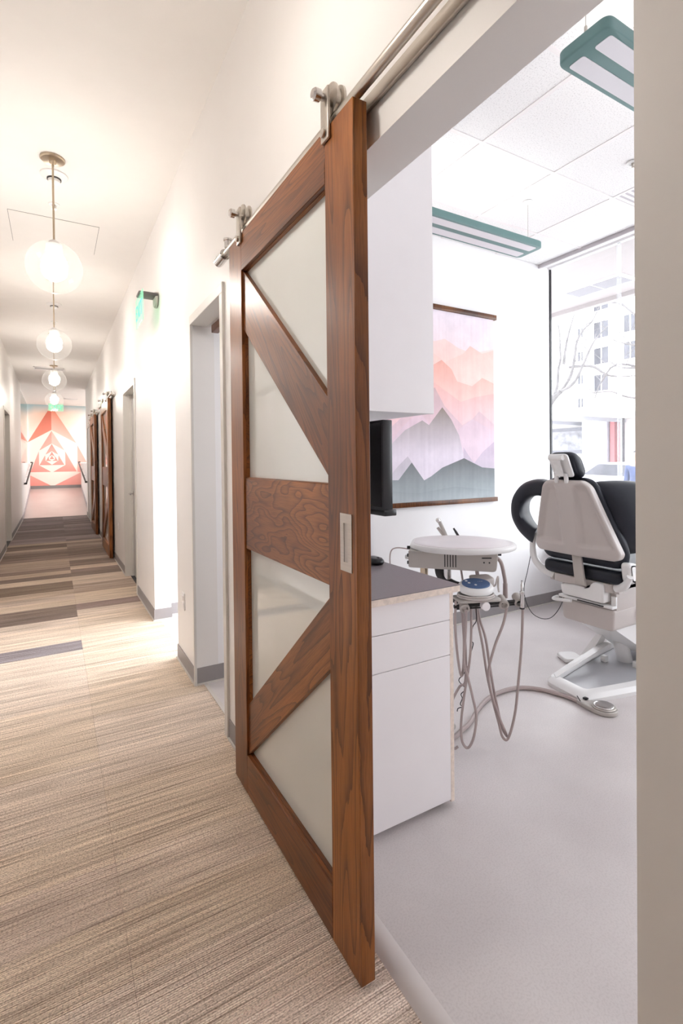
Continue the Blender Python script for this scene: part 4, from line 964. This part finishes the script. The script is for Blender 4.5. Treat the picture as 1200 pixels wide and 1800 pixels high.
# arm supports
for s in (1, -1):
    q = [(2.83, CYc + s * .320, .895), (2.82, CYc + s * .335, .82), (2.825, CYc + s * .325, .72), (2.85, CYc + s * .28, .655), (2.88, CYc + s * .215, .622)]
    a = MB().tube(q if s > 0 else q[2:], [.018, .020, .022, .024, .026, .026], 12, 6)
    ao = a.build('arm_support', 'white_gloss', t)
    MB().box(2.868, 2.905, CYc + s * .205, CYc + s * .235, .590, .652, .004).build('clamp', 'beige', ao)
MB().pad(rpoly([(-.05, .80), (.06, .78), (.065, .69), (-.02, .66)], .035), lambda a, b, d: (2.86 + a, CYc - .30 + d, b), -.03, .03, .02, 4).build('pivot_cover', 'white_gloss', t)
MB().lathe([(.001, 0), (.010, 0), (.010, .05), (.001, .05)], (2.825, CYc + .350, .73), (0, 0, 1), 10).build('switch', 'beige', t)
# bracket between back and motor
MB().loft([[(2.800 + d, CYc - .004 + a, .82) for a, d in ((-.030, -.004), (.030, -.004), (.030, .010), (-.030, .010))], [(2.803 + d, CYc - .030 + a, .615) for a, d in ((-.034, -.004), (.034, -.004), (.034, .010), (-.034, .010))]]).build('back_bracket', 'grey_beige', t, smooth=False)
MB().pad(rpoly([(-.165, .522), (.125, .522), (.135, .585), (.03, .598), (-.075, .598), (-.095, .642), (-.155, .642)], [.02, .02, .015, .02, .015, .02, .025]), lambda a, b, d: (d, CYc + a, b), 2.83, 2.955, .014, 4).build('motor_cover', 'white_gloss', t)
MB().box(2.90, 3.30, CYc - .20, CYc + .17, .470, .632, .008).build('lift_bracket', 'beige', t)
MB().box(2.85, 2.90, CYc - .205, CYc + .16, .494, .512, .004).build('lower_flange', 'white_gloss', t)
MB().box(2.842, 2.85, CYc - .15, CYc + .02, .500, .506).build('flange_slot', 'dark', t, smooth=False)
MB().tube([(2.85, CYc + .165, .49), (2.80, CYc + .16, .487), (2.79, CYc + .10, .494), (2.80, CYc + .03, .502)], .011, 10, 4).build('release_lever', 'white_gloss', t)
for q in (.545,):
    MB().box(2.885, 2.90, CYc - .205, CYc - .175, .51, .565, .003).build('latch', 'white_gloss', t)
MB().pad(rpoly([(-.195, .352), (.150, .352), (.155, .482), (-.200, .482)], [.03, .03, .012, .012]), lambda a, b, d: (d, CYc + a, b), 2.875, 3.25, .016, 4).build('lift_head', 'beige', t)
# sloping lift arm down to the base
f = lambda a, b, d: (a, d, b)
MB().prism(rpoly([(2.92, .362), (3.22, .362), (3.30, .40), (3.98, .13), (3.95, .06), (3.40, .075)], [.01, .01, .03, .03, .03, .04]), f, CYc - .165, CYc + .115).build('lift_arm', 'white_gloss', t)
MB().prism(rpoly([(3.10, .46), (3.19, .482), (3.99, .165), (3.96, .10), (3.12, .405)], [.03, .03, .03, .03, .03]), f, CYc - .215, CYc - .168).build('arm_cover', 'white_lam', t)
MB().tube([(3.36, CYc + .02, .0), (3.34, CYc + .02, .06), (3.30, CYc + .02, .17)], .048, 16).build('lift_ram', 'white_gloss', t)
for x, y in ((3.22, .08), (3.30, -.09), (3.46, -.18)): MB().box(x - .018, x + .018, CYc + y - .018, CYc + y + .018, .012, .055, .005).build('anchor_block', 'white_gloss', t)
# base
bo_ = [(2.615, .085), (2.575, -.205), (3.02, -.31), (4.05, -.36), (4.05, .36), (3.10, .20)]
bi_ = [(2.72, .055), (2.70, -.135), (3.06, -.215), (3.98, -.26), (3.98, .26), (3.12, .13)]
m = MB(); n_ = 6
ro = rpoly(bo_, [.06, .05, .1, .05, .05, .1], 5); ri = rpoly(bi_, [.04, .03, .08, .04, .04, .08], 5)
m.loft([[(a, CYc + b, 0) for a, b in ro], [(a, CYc + b, .022) for a, b in ro], [(a + (c - a) * .25, CYc + b + (d - b) * .25, .042) for (a, b), (c, d) in zip(ro, ri)], [(a + (c - a) * .8, CYc + b + (d - b) * .8, .042) for (a, b), (c, d) in zip(ro, ri)], [(a, CYc + b, .014) for a, b in ri]], caps=False)
m.build('base_rail', 'white_gloss', t)
MB().prism(ri, lambda a, b, d: (a, CYc + b, d), .002, .012).build('base_plate', plain('grey_steel_plate', (.42, .42, .44), .3), t, smooth=False)
MB().loft([[(2.66, CYc + .04, .04), (2.70, CYc + .085, .04), (2.70, CYc + .085, .046), (2.66, CYc + .04, .046)], [(3.26, CYc + .06, .10), (3.26, CYc + .11, .10), (3.26, CYc + .11, .135), (3.26, CYc + .06, .135)]]).build('base_rib', 'white_gloss', t)
MB().pad(rpoly([(2.98, .20), (3.12, .16), (3.17, .28), (3.05, .335)], .04), lambda a, b, d: (a, CYc + b, d), .002, .03, .01, 3).build('foot_pad', 'white_gloss', t)
MB().loft([[(3.13, CYc + .14, .03), (3.22, CYc + .14, .03), (3.22, CYc + .20, .03), (3.13, CYc + .20, .03)], [(3.20, CYc + .08, .20), (3.27, CYc + .08, .20), (3.27, CYc + .12, .20), (3.20, CYc + .12, .20)]]).build('base_strut', 'white_gloss', t)
# cable looping under the chair
cb = MB().tube([(2.83, CYc + .36, .735), (2.80, CYc + .365, .62), (2.76, CYc + .36, .52), (2.74, CYc + .33, .44), (2.74, CYc + .28, .37), (2.76, CYc + .22, .345), (2.79, CYc + .17, .36), (2.83, CYc + .14, .42), (2.87, CYc + .13, .50), (2.90, CYc + .14, .56)], .0024, 6, 6)
cb.build('cable', 'black', t)

# ================================================================== OUTSIDE
GZ = -.18
struct(MB().box(4.6, 60, -25, 60, GZ - .2, GZ).build('floor', 'street', smooth=False), 'bright concrete street outside the window')
# overhang with vent
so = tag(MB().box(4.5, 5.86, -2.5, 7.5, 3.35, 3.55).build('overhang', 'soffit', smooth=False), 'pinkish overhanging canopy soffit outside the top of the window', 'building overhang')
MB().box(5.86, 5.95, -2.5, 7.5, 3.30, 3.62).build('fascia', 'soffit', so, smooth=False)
t = thing('soffit_vent', 'grey rectangular vent in the overhang soffit', 'air vent', (5.36, 3.45, 3.35))
MB().box(5.21, 5.55, 3.08, 3.82, 3.338, 3.350).build('frame', 'white_lam', t, smooth=False)
for ya, yb in ((3.13, 3.44), (3.46, 3.77)): MB().box(5.25, 5.51, ya, yb, 3.334, 3.340).build('grille', plain('vent_grey', (.20, .19, .21), .7), t, smooth=False)
# building across the street
t = thing('apartment_building', 'pale apartment building with dim windows across the street', 'building', (23, 12, GZ))
MB().box(20, 30, -6, 30, 3.30, 16).box(20.6, 30, -6, 30, GZ, 3.30).build('wall', 'facade', t, smooth=False)
def win(y0, y1, z0, z1):
    f = MB().box(19.96, 20.02, y0 - .06, y1 + .06, z0 - .06, z0).box(19.96, 20.02, y0 - .06, y1 + .06, z1, z1 + .06).box(19.96, 20.02, y0 - .06, y0, z0, z1).box(19.96, 20.02, y1, y1 + .06, z0, z1).box(19.97, 20.02, (y0 + y1) / 2 - .02, (y0 + y1) / 2 + .02, z0, z1)
    o = f.build('window', 'white_lam', t, smooth=False)
    MB().box(19.985, 20.0, y0, y1, z0, z1).build('pane', 'wpane', o, smooth=False)
for z in (3.60, 4.62, 5.62, 6.65): win(13.47, 13.74, z, z + .39)
for z in (4.21, 5.34, 6.43, 7.6): win(12.35, 12.99, z, z + .68)
for z in (5.34, 6.43): win(11.2, 11.7, z, z + .68)
MB().box(19.4, 20.6, 13.05, 13.12, 3.4, 9).build('downpipe', 'street', t)
cn = MB().box(17.6, 20.6, -4, 26, 3.0, 3.30).build('canopy', 'facade', t, smooth=False)
for y in range(-2, 24, 2): MB().box(17.62, 20.6, y, y + .12, 2.86, 3.0).build('canopy_beam', plain('pale_beam', (.40, .40, .44), .8), cn, smooth=False) if y == -2 else MB().box(17.62, 20.6, y, y + .12, 2.86, 3.0).build('canopy_beam', bpy.data.materials['pale_beam'], cn, smooth=False)
MB().box(20.0, 20.9, 12.45, 13.58, GZ, 3.0).build('pier', plain('lavender_column', (.50, .50, .58), .8), t, smooth=False)
MB().box(20.1, 20.5, 12.19, 12.38, GZ, 3.0).build('red_jamb', 'red', t, smooth=False)
MB().box(20.1, 20.3, 11.88, 11.93, GZ, 3.0).build('post', 'wpane', t, smooth=False)
tg = thing('street_poster', 'framed poster board under the canopy across the street', 'poster', (20.4, 14.6, 1.6))
MB().box(20.35, 20.45, 13.63, 15.6, 1.58, 2.76).build('frame', plain('poster_frame', (.16, .16, .19), .6), tg, smooth=False)
MB().box(20.335, 20.35, 13.80, 15.5, 1.75, 2.60).build('sheet', plain('poster_sheet', (.30, .30, .33), .7, var=.5, vscale=3), tg, smooth=False)
# bare trees
def tree(name, lab, trunk, branches):
    t = thing(name, lab, 'tree', (trunk[0][0], trunk[0][1], GZ), 'bare street trees')
    MB().tube(trunk, [.12, .10, .085, .07, .05], 8, 3).build('trunk', 'bark', t)
    rn = random.Random(5)
    for b in branches:
        m = MB().tube(b, [.030, .026, .022, .018, .013, .009], 6, 3)
        P = catmull(b, 3)
        for k in range(3, len(P) - 1, 2):
            p = P[k]; d = Vector((rn.uniform(-.3, .3), rn.uniform(-.5, .5), rn.uniform(-.05, .55)))
            q = p + d * .8; m.tube([p, p + d * .45 + Vector((0, rn.uniform(-.06, .06), 0)), q], [.008, .006, .004], 4)
            for j in (1, 2): m.tube([p + d * .4 * j, p + d * .4 * j + Vector((rn.uniform(-.2, .2), rn.uniform(-.3, .3), rn.uniform(0, .25)))], [.005, .003], 4)
        m.build('branch', 'bark', t)
tree('bare_tree', 'bare pale tree branching up at the left side of the window', [(9, 7.25, GZ), (9, 7.15, 1.0), (9, 7.0, 2.0), (9, 6.86, 2.53), (9, 6.58, 2.76)], [
 [(9, 6.58, 2.76), (9, 6.35, 3.05), (9, 6.26, 3.43), (9, 6.21, 3.71), (9, 6.07, 3.9), (9, 5.89, 4.02), (9, 5.72, 4.3)],
 [(9, 6.80, 2.6), (9.1, 6.74, 2.88), (9.1, 6.71, 3.23), (9, 6.58, 3.44), (9, 6.59, 3.67), (9, 6.61, 4.02), (9, 6.75, 4.4)],
 [(9, 6.58, 2.76), (8.9, 6.2, 2.89), (8.9, 5.95, 3.32), (8.9, 5.78, 3.61), (9, 5.55, 3.88)], [(9.1, 6.58, 3.32), (9.1, 6.51, 3.77), (9.2, 6.38, 4.4)],
 [(9, 6.39, 3.23), (9.1, 5.96, 3.18), (9.1, 5.67, 2.97), (9, 5.34, 2.88), (9, 5.05, 2.85)]])
tree('bare_tree', 'bare tree reaching in from the right side of the window', [(9.6, 3.9, GZ), (9.6, 3.95, 1.0), (9.5, 4.0, 2.0), (9.4, 4.1, 2.6), (9.3, 4.3, 3.0)], [
 [(9.3, 4.3, 3.0), (9.2, 4.7, 2.95), (9, 5.05, 2.99), (9, 5.34, 3.05), (9, 5.56, 3.2)], [(9.3, 4.3, 3.0), (9.1, 4.7, 3.5), (9, 5.03, 3.89), (9, 5.33, 4.2), (9, 5.66, 4.32), (9, 6.13, 4.44)],
 [(9.3, 4.2, 2.8), (9.1, 4.8, 2.45), (9, 5.24, 2.5), (9, 5.5, 2.62), (9, 5.9, 2.65)], [(9.3, 4.3, 3.0), (9.1, 4.7, 3.3), (9, 5.05, 3.39), (9, 5.29, 3.48), (9, 5.5, 3.59)], [(9.3, 4.3, 2.9), (9.2, 4.8, 2.9), (9, 5.39, 3.12), (9, 5.7, 2.84), (9, 5.84, 2.54)]])
# parked car, side-on to the street
t = thing('car', 'pale silver car parked across the street behind the person', 'car', (16.8, 9.6, GZ))
prof = [(-2.1, .25), (-2.12, .62), (-1.95, .82), (-1.35, .92), (-.75, 1.38), (.55, 1.42), (1.25, 1.02), (1.95, .88), (2.1, .62), (2.08, .25)]
fy = lambda a, b, d: (16.8 + d, 9.75 + a, GZ + b)
MB().prism(rpoly(prof, .12, 4), fy, -.82, .82).build('body', 'carp', t)
gl = rpoly([(-1.20, .94), (-.72, 1.32), (.50, 1.36), (1.05, 1.00)], .05, 3)
MB().prism(gl, fy, -.835, .835).build('side_window', 'wpane', t, smooth=False)
for a in (-1.3, 1.3):
    for d in (-.80, .62): MB().lathe([(.001, 0), (.33, 0), (.34, .06), (.34, .16), (.001, .17)], fy(a, .34, d), (1, 0, 0), 20).build('wheel', 'dark', t)
for a in (-2.06, 2.02): MB().box(16.1, 16.4, 9.75 + a - .05, 9.75 + a + .06, GZ + .60, GZ + .74, .02).box(17.2, 17.5, 9.75 + a - .05, 9.75 + a + .06, GZ + .60, GZ + .74, .02).build('lamp_unit', 'white_gloss', t)

# person on the pavement: one skinned body, clothing and hair as children
def skinned(name, verts, edges, radii, mat, parent, sub=2, root=0):
    me = bpy.data.meshes.new(name); off = Vector(parent.location)
    me.from_pydata([Vector(v) - off for v in verts], edges, [])
    o = bpy.data.objects.new(name, me); COL.objects.link(o); o.parent = parent
    m = o.modifiers.new('skin', 'SKIN'); m.use_smooth_shade = True
    for i, r_ in enumerate(radii):
        me.skin_vertices[0].data[i].radius = (r_, r_) if not isinstance(r_, tuple) else r_
    me.skin_vertices[0].data[root].use_root = True
    s_ = o.modifiers.new('sub', 'SUBSURF'); s_.levels = sub; s_.render_levels = sub
    me.materials.append(MT[mat]); return o
px, py = 11.1, 6.22
t = thing('person', 'person in a blue jacket standing outside at the right edge of the window', 'person', (px, py, GZ))
Pp = lambda x, y, z: (px + x, py + y, GZ + z)
V = [Pp(0, 0, .90), Pp(0, 0, 1.08), Pp(0, 0, 1.28), Pp(0, 0, 1.42), Pp(0, 0, 1.50), Pp(0, 0, 1.58), Pp(-.015, 0, 1.64), Pp(-.01, 0, 1.70),
     Pp(0, .18, 1.38), Pp(.02, .24, 1.12), Pp(-.06, .22, .88), Pp(0, -.18, 1.38), Pp(.02, -.24, 1.12), Pp(-.06, -.22, .88),
     Pp(0, .09, .86), Pp(-.02, .10, .48), Pp(.02, .10, .08), Pp(-.12, .11, .04), Pp(0, -.09, .86), Pp(-.02, -.10, .48), Pp(.02, -.10, .08), Pp(-.12, -.11, .04)]
Ed = [(0, 1), (1, 2), (2, 3), (3, 4), (4, 5), (5, 6), (6, 7), (3, 8), (8, 9), (9, 10), (3, 11), (11, 12), (12, 13), (0, 14), (14, 15), (15, 16), (16, 17), (0, 18), (18, 19), (19, 20), (20, 21)]
Rd = [.13, .12, .14, .10, .05, .085, .095, .07, .06, .045, .035, .06, .045, .035, .085, .06, .042, .035, .085, .06, .042, .035]
skinned('body', V, Ed, Rd, 'skin', t)
skinned('jacket', [V[i] for i in (0, 1, 2, 3, 8, 9, 11, 12)] + [Pp(-.05, .225, .93), Pp(-.05, -.225, .93)], [(0, 1), (1, 2), (2, 3), (3, 4), (4, 5), (5, 8), (3, 6), (6, 7), (7, 9)], [.16, .15, .165, .115, .085, .065, .085, .065, .055, .055], 'jacket', t)
skinned('trousers', [V[0], V[14], V[15], V[16], V[18], V[19], V[20]], [(0, 1), (1, 2), (2, 3), (0, 4), (4, 5), (5, 6)], [.14, .10, .078, .062, .10, .078, .062], 'trousers', t)
skinned('hair', [Pp(.025, 0, 1.62), Pp(.02, 0, 1.68), Pp(.005, 0, 1.735)], [(0, 1), (1, 2)], [.09, .10, .085], 'hair', t)
